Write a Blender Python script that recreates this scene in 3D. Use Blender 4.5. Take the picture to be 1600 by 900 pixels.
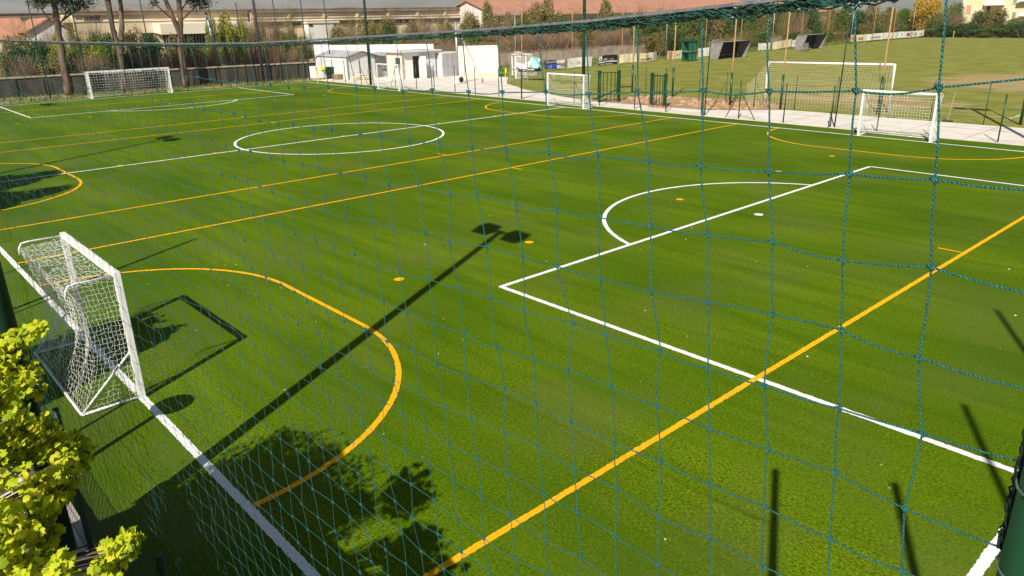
import bpy, math, random
import numpy as np
from mathutils import Vector, Matrix
R = math.radians
random.seed(7); rng = np.random.default_rng(7)
for o in list(bpy.data.objects): bpy.data.objects.remove(o)
S = bpy.context.scene
# ------------------------------------------------------------------ camera
FPX, PAN, TILT, ROLL = 1166.0, R(-48.0), R(19.98), R(-1.22)
CAM = Vector((11.649, -2.670, 5.514))
_fw = Vector((math.sin(PAN)*math.cos(TILT), math.cos(PAN)*math.cos(TILT), -math.sin(TILT)))
_rt = Vector((math.cos(PAN), -math.sin(PAN), 0)); _up = _rt.cross(_fw)
RT = math.cos(ROLL)*_rt + math.sin(ROLL)*_up
UP = -math.sin(ROLL)*_rt + math.cos(ROLL)*_up
cd = bpy.data.cameras.new('camera'); cam = bpy.data.objects.new('camera', cd)
S.collection.objects.link(cam)
cam.matrix_world = Matrix(((RT.x, UP.x, -_fw.x, CAM.x), (RT.y, UP.y, -_fw.y, CAM.y), (RT.z, UP.z, -_fw.z, CAM.z), (0, 0, 0, 1)))
cd.sensor_fit = 'HORIZONTAL'; cd.sensor_width = 36.0; cd.lens = 36.0*FPX/1600.0
cd.clip_start = 0.05; cd.clip_end = 20000
S.camera = cam
# ------------------------------------------------------------------ sky, sun, exposure
SUN_EL, SUN_AZ = 40.0, 151.6          # sun stands behind the camera, to the right
W = bpy.data.worlds.new('World'); S.world = W; W.use_nodes = True
nt = W.node_tree; nt.nodes.clear()
sky = nt.nodes.new('ShaderNodeTexSky'); sky.sky_type = 'NISHITA'; sky.sun_disc = False
sky.sun_elevation = R(SUN_EL); sky.sun_rotation = R(SUN_AZ); sky.dust_density = 0.4; sky.air_density = 0.6; sky.altitude = 50
bg = nt.nodes.new('ShaderNodeBackground'); bg.inputs[1].default_value = 0.05
wo = nt.nodes.new('ShaderNodeOutputWorld')
nt.links.new(sky.outputs[0], bg.inputs[0]); nt.links.new(bg.outputs[0], wo.inputs[0])
sd = bpy.data.lights.new('sun', 'SUN'); sd.energy = 5.0; sd.angle = R(0.45); sd.color = (1.0, 0.93, 0.82)
sun = bpy.data.objects.new('sun', sd); S.collection.objects.link(sun)
sdir = Vector((math.sin(R(SUN_AZ))*math.cos(R(SUN_EL)), math.cos(R(SUN_AZ))*math.cos(R(SUN_EL)), math.sin(R(SUN_EL))))
sun.rotation_euler = sdir.to_track_quat('Z', 'Y').to_euler(); sun.location = (20, -40, 40)
S.view_settings.view_transform = 'Standard'; S.view_settings.look = 'None'
S.view_settings.exposure = 0.62; S.view_settings.gamma = 1.0; S.view_settings.use_curve_mapping = False
S.cycles.max_bounces = 6; S.cycles.transparent_max_bounces = 12

# ------------------------------------------------------------------ measuring helpers (a direction seen in the photo meets a surveyed plane)
def ray(u, v): return (RT*((u-800)/FPX) + UP*(-(v-450)/FPX) + _fw)
def gnd(u, v, z=0.0):
    d = ray(u, v); return CAM + d*((z-CAM.z)/d.z)
def onx(u, v, x):
    d = ray(u, v); return CAM + d*((x-CAM.x)/d.x)
def ony(u, v, y):
    d = ray(u, v); return CAM + d*((y-CAM.y)/d.y)
def along(u, v, t): return CAM + ray(u, v).normalized()*t

# ------------------------------------------------------------------ mesh helpers
class MB:
    def __init__(s): s.v = []; s.f = []
    def add(s, vs, fs):
        n = len(s.v); s.v += [tuple(p) for p in vs]; s.f += [tuple(i+n for i in f) for f in fs]; return s
    def box(s, c, d, rz=0.0):
        cx, cy, cz = c; x, y, z = d[0]/2, d[1]/2, d[2]/2; ca, sa = math.cos(rz), math.sin(rz)
        vs = [(cx+a*x*ca-b*y*sa, cy+a*x*sa+b*y*ca, cz+k*z) for k in (-1, 1) for b in (-1, 1) for a in (-1, 1)]
        return s.add(vs, [(0, 2, 3, 1), (4, 5, 7, 6), (0, 1, 5, 4), (2, 6, 7, 3), (0, 4, 6, 2), (1, 3, 7, 5)])
    def hexa(s, b, t):      # bottom quad, top quad
        return s.add(list(b)+list(t), [(3, 2, 1, 0), (4, 5, 6, 7), (0, 1, 5, 4), (1, 2, 6, 5), (2, 3, 7, 6), (3, 0, 4, 7)])
    def quad(s, a, b, c, d): return s.add([a, b, c, d], [(0, 1, 2, 3)])
    def tube(s, pts, r, n=6, caps=True):
        pts = [Vector(p) for p in pts]; k = len(pts)
        rs = r if isinstance(r, (list, tuple)) else [r]*k
        base = len(s.v); prev = None
        for i, p in enumerate(pts):
            t = (pts[min(i+1, k-1)]-pts[max(i-1, 0)])
            t = t.normalized() if t.length > 1e-9 else Vector((0, 0, 1))
            if prev is None:
                a = t.cross(Vector((0, 0, 1)));
                if a.length < 1e-3: a = t.cross(Vector((1, 0, 0)))
                a.normalize()
            else:
                a = prev - t*prev.dot(t)
                a = a.normalized() if a.length > 1e-6 else t.orthogonal().normalized()
            prev = a; b = t.cross(a)
            for q in range(n):
                w = 2*math.pi*q/n; s.v.append(tuple(p + (a*math.cos(w)+b*math.sin(w))*rs[i]))
        for i in range(k-1):
            for q in range(n):
                q2 = (q+1) % n
                s.f.append((base+i*n+q, base+i*n+q2, base+(i+1)*n+q2, base+(i+1)*n+q))
        if caps:
            s.f.append(tuple(base+q for q in range(n-1, -1, -1))); s.f.append(tuple(base+(k-1)*n+q for q in range(n)))
        return s
    def bar(s, a, b, w): return s.tube([a, b], w*0.7071, 4)
    def gable(s, x0, x1, y0, y1, z0, z1):   # ridge along y
        xm = (x0+x1)/2
        return s.add([(x0, y0, z0), (x1, y0, z0), (xm, y0, z1), (x0, y1, z0), (x1, y1, z0), (xm, y1, z1)], [(0, 1, 2), (5, 4, 3), (0, 2, 5, 3), (1, 4, 5, 2), (0, 3, 4, 1)])

MATS = {}
def build(mb, name, mat, parent=None, smooth=False, off=None, loc=None):
    me = bpy.data.meshes.new(name)
    o_ = Vector(off) if off is not None else (parent.location if parent is not None else Vector((0, 0, 0)))
    vs = [(p[0]-o_[0], p[1]-o_[1], p[2]-o_[2]) for p in mb.v]
    me.from_pydata(vs, [], mb.f); me.update()
    if smooth:
        me.polygons.foreach_set('use_smooth', [True]*len(me.polygons))
    me.materials.append(MATS[mat])
    ob = bpy.data.objects.new(name, me); S.collection.objects.link(ob)
    if parent is not None: ob.parent = parent
    elif loc is not None: ob.location = loc
    return ob
def tag(o, label=None, cat=None, group=None, kind=None):
    if label: o['label'] = label
    if cat: o['category'] = cat
    if group: o['group'] = group
    if kind: o['kind'] = kind
    return o
def thing(name, label, cat, loc=(0, 0, 0), group=None, rz=0.0):
    o = bpy.data.objects.new(name, None); S.collection.objects.link(o)
    o.location = loc; o.rotation_euler = (0, 0, rz); o.empty_display_size = 0.2
    return tag(o, label, cat, group)
def solo(mb, name, mat, label, cat, loc=(0, 0, 0), group=None, smooth=False):
    o = build(mb, name, mat, off=loc, loc=loc, smooth=smooth); return tag(o, label, cat, group)
def dup(root, loc, rz=0.0, label=None, scale=None, group=None):
    r = root.copy(); S.collection.objects.link(r); r.location = loc; r.rotation_euler = (0, 0, rz)
    if scale is not None: r.scale = scale
    if label: r['label'] = label
    if group: r['group'] = group
    for ch in root.children:
        c = ch.copy(); S.collection.objects.link(c); c.parent = r
        for g in ch.children:
            d = g.copy(); S.collection.objects.link(d); d.parent = c
    return r
_U = 'first second third fourth fifth sixth seventh eighth ninth tenth eleventh twelfth thirteenth fourteenth fifteenth sixteenth seventeenth eighteenth nineteenth twentieth'.split()
_W = _U + ['twenty-'+w for w in _U[:9]] + ['thirtieth'] + ['thirty-'+w for w in _U[:9]] + ['fortieth'] + ['forty-'+w for w in _U[:9]]
ORD = ['leftmost'] + [w+' from the left' for w in _W[1:]]

# ------------------------------------------------------------------ materials
def mat(name, c1, c2=None, scale=4.0, rough=0.7, bump=0.0, bscale=None, metal=0.0, stretch=(1, 1, 1), spec=0.3, detail=5, lo=0.35, hi=0.65):
    m = bpy.data.materials.new(name); m.use_nodes = True; t = m.node_tree; N = t.nodes; L = t.links
    b = N['Principled BSDF']; b.inputs['Roughness'].default_value = rough; b.inputs['Metallic'].default_value = metal
    b.inputs['Specular IOR Level'].default_value = spec
    c2 = c2 or tuple(x*0.75 for x in c1)
    tc = N.new('ShaderNodeTexCoord'); mp = N.new('ShaderNodeMapping'); mp.inputs['Scale'].default_value = stretch
    L.new(tc.outputs['Object'], mp.inputs[0])
    n = N.new('ShaderNodeTexNoise'); n.inputs['Scale'].default_value = scale; n.inputs['Detail'].default_value = detail
    L.new(mp.outputs[0], n.inputs[0])
    cr = N.new('ShaderNodeValToRGB'); cr.color_ramp.elements[0].position = lo; cr.color_ramp.elements[1].position = hi
    cr.color_ramp.elements[0].color = (*c2, 1); cr.color_ramp.elements[1].color = (*c1, 1)
    L.new(n.outputs['Fac'], cr.inputs[0]); L.new(cr.outputs[0], b.inputs['Base Color'])
    if bump:
        n2 = N.new('ShaderNodeTexNoise'); n2.inputs['Scale'].default_value = bscale or scale*6; n2.inputs['Detail'].default_value = 4
        L.new(mp.outputs[0], n2.inputs[0])
        bm = N.new('ShaderNodeBump'); bm.inputs['Strength'].default_value = bump; bm.inputs['Distance'].default_value = 0.02
        L.new(n2.outputs['Fac'], bm.inputs['Height']); L.new(bm.outputs[0], b.inputs['Normal'])
    MATS[name] = m; return m
def leafmat(name, cols, transl=0.35, rough=0.6):
    m = bpy.data.materials.new(name); m.use_nodes = True; t = m.node_tree; N = t.nodes; L = t.links
    for x in list(N): N.remove(x)
    out = N.new('ShaderNodeOutputMaterial'); g = N.new('ShaderNodeNewGeometry')
    cr = N.new('ShaderNodeValToRGB'); cr.color_ramp.interpolation = 'LINEAR'
    el = cr.color_ramp.elements
    while len(el) < len(cols): el.new(0.5)
    for i, c in enumerate(cols): el[i].position = i/(len(cols)-1); el[i].color = (*c, 1)
    L.new(g.outputs['Random Per Island'], cr.inputs[0])
    d = N.new('ShaderNodeBsdfPrincipled'); d.inputs['Roughness'].default_value = rough; d.inputs['Specular IOR Level'].default_value = 0.25
    tr = N.new('ShaderNodeBsdfTranslucent'); mx = N.new('ShaderNodeMixShader'); mx.inputs[0].default_value = transl
    L.new(cr.outputs[0], d.inputs['Base Color']); L.new(cr.outputs[0], tr.inputs[0])
    L.new(d.outputs[0], mx.inputs[1]); L.new(tr.outputs[0], mx.inputs[2]); L.new(mx.outputs[0], out.inputs[0])
    MATS[name] = m; return m

def turf_nodes(name, kind):
    """artificial fibre: short blades, combed streaks along the touchline; kind picks the fibre colour"""
    m = bpy.data.materials.new(name); m.use_nodes = True; t = m.node_tree; N = t.nodes; L = t.links
    b = N['Principled BSDF']; b.inputs['Roughness'].default_value = 0.95; b.inputs['Specular IOR Level'].default_value = 0.03
    tc = N.new('ShaderNodeTexCoord')
    def noise(scale, stretch=(1, 1, 1), detail=3, rz=0.0, rough=0.5):
        mp = N.new('ShaderNodeMapping'); mp.inputs['Scale'].default_value = stretch; mp.inputs['Rotation'].default_value = (0, 0, rz)
        n = N.new('ShaderNodeTexNoise'); n.inputs['Scale'].default_value = scale; n.inputs['Detail'].default_value = detail; n.inputs['Roughness'].default_value = rough
        L.new(tc.outputs['Object'], mp.inputs[0]); L.new(mp.outputs[0], n.inputs[0]); return n.outputs['Fac']
    def ramp(f, p0, c0, p1, c1):
        r = N.new('ShaderNodeValToRGB'); r.color_ramp.elements[0].position = p0; r.color_ramp.elements[1].position = p1
        r.color_ramp.elements[0].color = (*c0, 1); r.color_ramp.elements[1].color = (*c1, 1); L.new(f, r.inputs[0]); return r.outputs[0]
    def mix(a, bb, fac, mode='MIX'):
        x = N.new('ShaderNodeMix'); x.data_type = 'RGBA'; x.blend_type = mode
        if isinstance(fac, float): x.inputs[0].default_value = fac
        else: L.new(fac, x.inputs[0])
        for i, s in ((6, a), (7, bb)):
            if isinstance(s, tuple): x.inputs[i].default_value = (*s, 1)
            else: L.new(s, x.inputs[i])
        return x.outputs[2]
    fine = noise(30.0, (0.8, 1.25, 1), 8, 0.0, 0.78)
    if kind == 'green':
        col = ramp(fine, 0.38, (0.010, 0.034, 0.001), 0.64, (0.215, 0.318, 0.008))
        tuft = noise(9.0, (0.8, 1.3, 1), 8, 0.0, 0.7)                      # tufts leaning together
        col = mix(col, (0.026, 0.070, 0.001), ramp(tuft, 0.46, (0, 0, 0), 0.72, (.34, .34, .34)))
        comb = noise(2.6, (0.10, 1.0, 1), 5, R(3))                # thin combing lines along the rolls
        col = mix(col, (0.030, 0.085, 0.001), ramp(comb, 0.46, (0, 0, 0), 0.70, (.46, .46, .46)))
        lite = noise(1.7, (0.09, 1.0, 1), 5, R(-4))
        col = mix(col, (0.136, 0.215, 0.006), ramp(lite, 0.50, (0, 0, 0), 0.76, (.46, .46, .46)))
        big = noise(0.24, (0.6, 1.2, 1), 6)
        col = mix(col, (0.032, 0.085, 0.001), ramp(big, 0.42, (0, 0, 0), 0.64, (0.55, 0.55, 0.55)))
        pale = noise(0.42, (1, 0.8, 1), 7)                        # sand and rubber infill showing through
        col = mix(col, (0.104, 0.126, 0.028), ramp(pale, 0.48, (0, 0, 0), 0.68, (0.50, 0.50, 0.50)))
        roll = N.new('ShaderNodeTexWave'); roll.wave_type = 'BANDS'; roll.bands_direction = 'Y'; roll.inputs['Scale'].default_value = 0.078
        roll.inputs['Distortion'].default_value = 0.3; L.new(tc.outputs['Object'], roll.inputs[0])
        col = mix(col, (0.040, 0.110, 0.001), ramp(roll.outputs[1], 0.47, (0, 0, 0), 0.53, (0.22, 0.22, 0.22)))
    elif kind == 'white':
        col = ramp(fine, 0.30, (0.26, 0.32, 0.16), 0.46, (0.84, 0.84, 0.82))
    else:
        col = ramp(fine, 0.30, (0.34, 0.19, 0.008), 0.50, (0.92, 0.45, 0.012))
    L.new(col, b.inputs['Base Color'])
    h = noise(110.0, (1, 1, 1), 3)
    bm = N.new('ShaderNodeBump'); bm.inputs['Strength'].default_value = 0.45; bm.inputs['Distance'].default_value = 0.02
    L.new(h, bm.inputs['Height']); L.new(bm.outputs[0], b.inputs['Normal'])
    MATS[name] = m
turf_nodes('turf', 'green'); turf_nodes('turf_white', 'white'); turf_nodes('turf_orange', 'orange')

def meadow():
    m = bpy.data.materials.new('meadow'); m.use_nodes = True; t = m.node_tree; N = t.nodes; L = t.links
    b = N['Principled BSDF']; b.inputs['Roughness'].default_value = 0.9; b.inputs['Specular IOR Level'].default_value = 0.1
    tc = N.new('ShaderNodeTexCoord')
    def noise(s, d=5, st=(1, 1, 1)):
        mp = N.new('ShaderNodeMapping'); mp.inputs['Scale'].default_value = st; L.new(tc.outputs['Object'], mp.inputs[0])
        n = N.new('ShaderNodeTexNoise'); n.inputs['Scale'].default_value = s; n.inputs['Detail'].default_value = d; L.new(mp.outputs[0], n.inputs[0]); return n.outputs['Fac']
    r1 = N.new('ShaderNodeValToRGB'); L.new(noise(0.5, 8), r1.inputs[0])
    r1.color_ramp.elements[0].position = 0.3; r1.color_ramp.elements[0].color = (0.140, 0.160, 0.026, 1)
    r1.color_ramp.elements[1].position = 0.7; r1.color_ramp.elements[1].color = (0.255, 0.245, 0.052, 1)
    # worn bare earth: goal mouth and the run towards the middle of that pitch
    def blob(cx, cy, rx, ry):
        mp = N.new('ShaderNodeMapping'); mp.vector_type = 'POINT'
        mp.inputs['Location'].default_value = (-cx/rx, -cy/ry, 0.0); mp.inputs['Scale'].default_value = (1/rx, 1/ry, 0)
        L.new(tc.outputs['Object'], mp.inputs[0])
        ln = N.new('ShaderNodeVectorMath'); ln.operation = 'LENGTH'; L.new(mp.outputs[0], ln.inputs[0])
        sub = N.new('ShaderNodeMath'); sub.operation = 'SUBTRACT'; sub.inputs[0].default_value = 1.0; L.new(ln.outputs['Value'], sub.inputs[1]); return sub.outputs[0]
    mx = N.new('ShaderNodeMath'); mx.operation = 'MAXIMUM'; mx.inputs[1].default_value = -50; L.new(blob(-9.5, 47, 7.5, 4.5), mx.inputs[0])
    mx2 = N.new('ShaderNodeMath'); mx2.operation = 'MAXIMUM'; L.new(mx.outputs[0], mx2.inputs[0]); L.new(blob(-6.0, 67, 8.5, 11), mx2.inputs[1])
    ad = N.new('ShaderNodeMath'); ad.operation = 'ADD'; L.new(mx2.outputs[0], ad.inputs[0])
    ns = N.new('ShaderNodeMath'); ns.operation = 'MULTIPLY_ADD'; L.new(noise(0.45, 8), ns.inputs[0]); ns.inputs[1].default_value = 1.5; ns.inputs[2].default_value = -0.86
    L.new(ns.outputs[0], ad.inputs[1])
    rr = N.new('ShaderNodeValToRGB'); L.new(ad.outputs[0], rr.inputs[0]); rr.color_ramp.elements[0].position = 0.02; rr.color_ramp.elements[1].position = 0.38
    rr.color_ramp.elements[1].color = (0.85, 0.85, 0.85, 1)
    mixn = N.new('ShaderNodeMix'); mixn.data_type = 'RGBA'; L.new(rr.outputs[0], mixn.inputs[0]); L.new(r1.outputs[0], mixn.inputs[6]); mixn.inputs[7].default_value = (0.36, 0.26, 0.13, 1)
    L.new(mixn.outputs[2], b.inputs['Base Color']); MATS['meadow'] = m
meadow()
mat('dry_ground', (0.27, 0.22, 0.11), (0.12, 0.14, 0.05), 0.25, 0.95)
mat('verge', (0.34, 0.24, 0.13), (0.15, 0.16, 0.05), 0.8, 0.95, 0.3, 8)
mat('earth', (0.42, 0.27, 0.15), (0.27, 0.17, 0.09), 1.6, 0.95, 0.5, 9)
mat('concrete', (0.72, 0.66, 0.59), (0.60, 0.55, 0.48), 0.7, 0.85, 0.2, 20)
mat('joint_dark', (0.30, 0.27, 0.23), (0.22, 0.20, 0.17), 3, 0.9)
mat('concrete_pale', (0.62, 0.56, 0.48), (0.50, 0.44, 0.36), 0.9, 0.85, 0.2, 20)
mat('wall_dark', (0.075, 0.065, 0.050), (0.026, 0.025, 0.020), 1.2, 0.9, 0.4, 8, stretch=(1, 1, 0.35))
mat('wall_cap', (0.42, 0.36, 0.27), (0.28, 0.23, 0.17), 1.5, 0.85)
mat('white_paint', (0.82, 0.82, 0.80), (0.70, 0.70, 0.68), 5, 0.4, spec=0.45)
mat('white_net', (0.80, 0.79, 0.74), (0.62, 0.61, 0.55), 9, 0.8)
mat('cream_net', (0.66, 0.60, 0.40), (0.52, 0.47, 0.30), 9, 0.8)
mat('green_paint', (0.008, 0.060, 0.022), (0.005, 0.038, 0.014), 3, 0.35, spec=0.5)
mat('green_dark', (0.012, 0.045, 0.022), (0.008, 0.030, 0.014), 3, 0.5)
mat('rust_pole', (0.46, 0.27, 0.12), (0.30, 0.17, 0.08), 3, 0.8)
mat('galv', (0.42, 0.43, 0.43), (0.33, 0.34, 0.34), 6, 0.45, metal=0.6)
mat('steel_cable', (0.34, 0.37, 0.38), (0.20, 0.23, 0.25), 90, 0.4, metal=0.7)
mat('black_rubber', (0.02, 0.02, 0.02), (0.012, 0.012, 0.012), 5, 0.8)
mat('dark_pole', (0.05, 0.05, 0.055), (0.03, 0.03, 0.035), 2, 0.7)
mat('bark', (0.18, 0.125, 0.085), (0.055, 0.040, 0.030), 2.2, 0.95, 0.8, 6, stretch=(1, 1, 0.35))
mat('twig', (0.23, 0.17, 0.10), (0.14, 0.10, 0.06), 3, 0.95)
mat('cream_wall', (0.76, 0.65, 0.47), (0.58, 0.46, 0.30), 0.35, 0.9, stretch=(1, 1, 1.6))
mat('cream_pale', (0.82, 0.74, 0.60), (0.70, 0.61, 0.46), 0.3, 0.9)
mat('white_wall', (0.80, 0.78, 0.74), (0.70, 0.68, 0.63), 0.5, 0.85)
mat('cream_wall2', (0.82, 0.76, 0.64), (0.74, 0.67, 0.54), 0.6, 0.85)
mat('stain_band', (0.28, 0.21, 0.15), (0.16, 0.12, 0.09), 0.8, 0.9)
mat('terracotta', (0.48, 0.225, 0.140), (0.34, 0.175, 0.115), 0.5, 0.9, 0.6, 5, stretch=(1, 2.5, 1))
mat('grey_sheet', (0.44, 0.44, 0.45), (0.36, 0.36, 0.37), 0.8, 0.5)
mat('grey_sheet_dark', (0.20, 0.21, 0.23), (0.15, 0.16, 0.18), 0.8, 0.5)
mat('pale_sheet', (0.66, 0.66, 0.66), (0.58, 0.58, 0.58), 0.8, 0.5)
mat('hangar_roof', (0.56, 0.55, 0.60), (0.46, 0.46, 0.51), 0.2, 0.6)
mat('dark_opening', (0.03, 0.028, 0.026), (0.02, 0.02, 0.02), 2, 0.9)
mat('glass_dark', (0.05, 0.06, 0.08), (0.03, 0.04, 0.05), 1, 0.15, spec=0.6)
mat('apt_cream', (0.74, 0.64, 0.40), (0.66, 0.56, 0.33), 0.4, 0.9)
mat('apt_yellow', (0.74, 0.52, 0.20), (0.66, 0.45, 0.16), 0.4, 0.9)
mat('shutter_pink', (0.58, 0.30, 0.22), (0.48, 0.25, 0.18), 2, 0.8)
mat('shutter_green', (0.25, 0.30, 0.22), (0.18, 0.22, 0.16), 2, 0.8)
mat('hill', (0.10, 0.12, 0.07), (0.20, 0.19, 0.15), 0.004, 0.95)
mat('banner_cream', (0.78, 0.70, 0.46), (0.70, 0.61, 0.38), 1.5, 0.7)
mat('banner_white', (0.82, 0.80, 0.74), (0.72, 0.70, 0.64), 1.5, 0.7)
mat('banner_black', (0.022, 0.024, 0.032), (0.014, 0.016, 0.02), 2, 0.6)
mat('banner_blue', (0.05, 0.09, 0.42), (0.04, 0.07, 0.33), 2, 0.6)
mat('banner_navy', (0.03, 0.035, 0.12), (0.02, 0.025, 0.09), 2, 0.6)
mat('banner_orange', (0.62, 0.25, 0.14), (0.40, 0.16, 0.10), 4, 0.7)
mat('banner_brown', (0.34, 0.20, 0.12), (0.26, 0.15, 0.09), 4, 0.7)
mat('banner_teal', (0.35, 0.62, 0.60), (0.25, 0.50, 0.48), 3, 0.6)
mat('banner_grey', (0.30, 0.29, 0.30), (0.22, 0.21, 0.22), 3, 0.7)
mat('ink', (0.16, 0.16, 0.20), (0.12, 0.12, 0.16), 3, 0.7)
mat('ink_red', (0.45, 0.10, 0.10), (0.35, 0.08, 0.08), 3, 0.7)
mat('dugout_dark', (0.016, 0.020, 0.034), (0.010, 0.013, 0.022), 2, 0.5, spec=0.2)
mat('dugout_side', (0.27, 0.26, 0.25), (0.18, 0.17, 0.17), 1.5, 0.7)
mat('yellow_plastic', (0.75, 0.78, 0.03), (0.62, 0.66, 0.02), 3, 0.5)
mat('pallet_wood', (0.45, 0.33, 0.20), (0.30, 0.21, 0.12), 3, 0.9)
mat('brick', (0.42, 0.20, 0.11), (0.30, 0.14, 0.08), 4, 0.9, 0.4)
mat('rail_stone', (0.42, 0.34, 0.26), (0.28, 0.22, 0.16), 1.2, 0.95, 0.5, 6)
leafmat('leaf_dark', [(0.020, 0.045, 0.010), (0.050, 0.100, 0.020), (0.100, 0.165, 0.032)], 0.2)
leafmat('leaf_green', [(0.050, 0.090, 0.014), (0.110, 0.170, 0.026), (0.200, 0.255, 0.045)], 0.3)
leafmat('leaf_olive', [(0.110, 0.095, 0.028), (0.205, 0.175, 0.050), (0.310, 0.260, 0.075)], 0.25)
leafmat('leaf_yellow', [(0.150, 0.170, 0.015), (0.270, 0.290, 0.025), (0.40, 0.40, 0.05)], 0.35)
leafmat('leaf_mimosa', [(0.30, 0.20, 0.015), (0.52, 0.33, 0.02), (0.62, 0.42, 0.03)], 0.3)
leafmat('leaf_dry', [(0.120, 0.075, 0.040), (0.250, 0.165, 0.095), (0.400, 0.290, 0.180)], 0.15)
leafmat('leaf_maple', [(0.16, 0.24, 0.008), (0.40, 0.49, 0.010), (0.58, 0.64, 0.016), (0.62, 0.58, 0.03)], 0.42)
leafmat('leaf_pine', [(0.012, 0.026, 0.010), (0.028, 0.050, 0.018), (0.050, 0.075, 0.025)], 0.1)
def cordmat():
    m = bpy.data.materials.new('cord'); m.use_nodes = True; t = m.node_tree; N = t.nodes; L = t.links
    b = N['Principled BSDF']; b.inputs['Roughness'].default_value = 0.55; b.inputs['Specular IOR Level'].default_value = 0.35
    tc = N.new('ShaderNodeTexCoord')
    w = N.new('ShaderNodeTexWave'); w.bands_direction = 'DIAGONAL'; w.inputs['Scale'].default_value = 110; w.inputs['Distortion'].default_value = 5; w.inputs['Detail'].default_value = 3; w.inputs['Detail Scale'].default_value = 2.5
    L.new(tc.outputs['Object'], w.inputs[0])
    r = N.new('ShaderNodeValToRGB'); r.color_ramp.elements[0].position = 0.25; r.color_ramp.elements[0].color = (0.004, 0.042, 0.042, 1)
    r.color_ramp.elements[1].position = 0.85; r.color_ramp.elements[1].color = (0.034, 0.205, 0.190, 1)
    L.new(w.outputs[1], r.inputs[0]); L.new(r.outputs[0], b.inputs['Base Color'])
    bm = N.new('ShaderNodeBump'); bm.inputs['Strength'].default_value = 0.8; bm.inputs['Distance'].default_value = 0.002
    L.new(w.outputs[1], bm.inputs['Height']); L.new(bm.outputs[0], b.inputs['Normal']); MATS['cord'] = m
cordmat()
mat('cord_shade', (0.006, 0.022, 0.016), (0.003, 0.008, 0.007), 90, 0.9)  # cord of the bunched net, with its shade put into the colour
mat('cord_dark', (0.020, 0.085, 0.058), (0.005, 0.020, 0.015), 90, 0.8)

# ================================================================== SETTING
XN, XF, WID, XH = 10.2, -56.2, 32.7, -22.2        # goal lines, far touchline, halfway
def sheet(name, x0, x1, y0, y1, z, m, nx=1, ny=1):
    mb = MB()
    for i in range(nx):
        for j in range(ny):
            xa, xb = x0+(x1-x0)*i/nx, x0+(x1-x0)*(i+1)/nx; ya, yb = y0+(y1-y0)*j/ny, y0+(y1-y0)*(j+1)/ny
            mb.quad((xa, ya, z), (xb, ya, z), (xb, yb, z), (xa, yb, z))
    return tag(build(mb, name, m), kind='structure')
sheet('ground', -6000, 6000, -6000, 6000, -0.06, 'dry_ground')
turf = sheet('artificial_turf', -57.6, 14.0, -1.55, 34.25, 0.0, 'turf')
sheet('grass_pitch', -42.6+1.5-6, 40, 38.0, 162, -0.012, 'meadow')
sheet('verge', -64.5, -57.3, -4, 36, -0.03, 'verge')
sheet('grass_verge', -60, -41.0, 46, 170, -0.03, 'meadow')
mb = MB()
mb.add([(14, 34.25, -.004), (14, 40.0, -.004), (-10.7, 39.7, -.004), (-14.5, 36.8, -.004), (-24, 36.4, -.004), (-33.4, 39.7, -.004), (-39, 42.8, -.004), (-44, 47.5, -.004), (-63, 47.5, -.004), (-63, 35.4, -.004), (-57.5, 34.25, -.004)], [tuple(range(11))[::-1]])
tag(build(mb, 'pavement', 'concrete'), kind='structure')
mb = MB(); mb.add([(-23.2, 36.45, .006), (-14.6, 36.85, .006), (-11.2, 39.3, .006), (-11.4, 41.5, .006), (-14.9, 43.2, .006), (-19, 42.7, .006), (-22.2, 41.4, .006), (-24.0, 38.5, .006)], [(7, 6, 5, 4, 3, 2, 1, 0)[::-1]])
tag(build(mb, 'dug_earth', 'earth'), kind='structure')
pv_ = bpy.data.objects['pavement']
for k in range(24):
    x = 12.0-2.9*k; y1 = 39.6 if x > -10 else (36.4 if x > -24 else 36.4+(-24-x)*0.42)
    build(MB().box(((x), (34.4+min(y1, 46))/2, -0.002), (0.03, min(y1, 46)-34.4, 0.004)), 'joint', 'joint_dark', pv_)
for k in range(3): build(MB().box((-23, 35.3+0.9*k if k == 0 else 38.0+k*2, -0.0015), (70 if k == 0 else 12, 0.03, 0.004)) if k == 0 else MB().box((2, 37.2+k*.9, -0.0015), (24, 0.03, 0.004)), 'joint', 'joint_dark', pv_)
sheet('footpath', -60, 30, -9.0, -1.85, -0.01, 'concrete_pale')
# near kerb under the fence, laid in lengths
for k in range(14):
    x = -14.0+2.0*k
    tag(build(MB().box((x, -1.70, 0.05), (1.985, 0.24, 0.24+0.004*(k % 3))), 'kerb', 'concrete_pale'), kind='structure')
for k in range(30):
    x = 12.6-2.4*k
    tag(build(MB().box((x, 34.31, 0.012), (2.385, 0.10, 0.05)), 'kerb', 'concrete_pale'), kind='structure')

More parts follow.
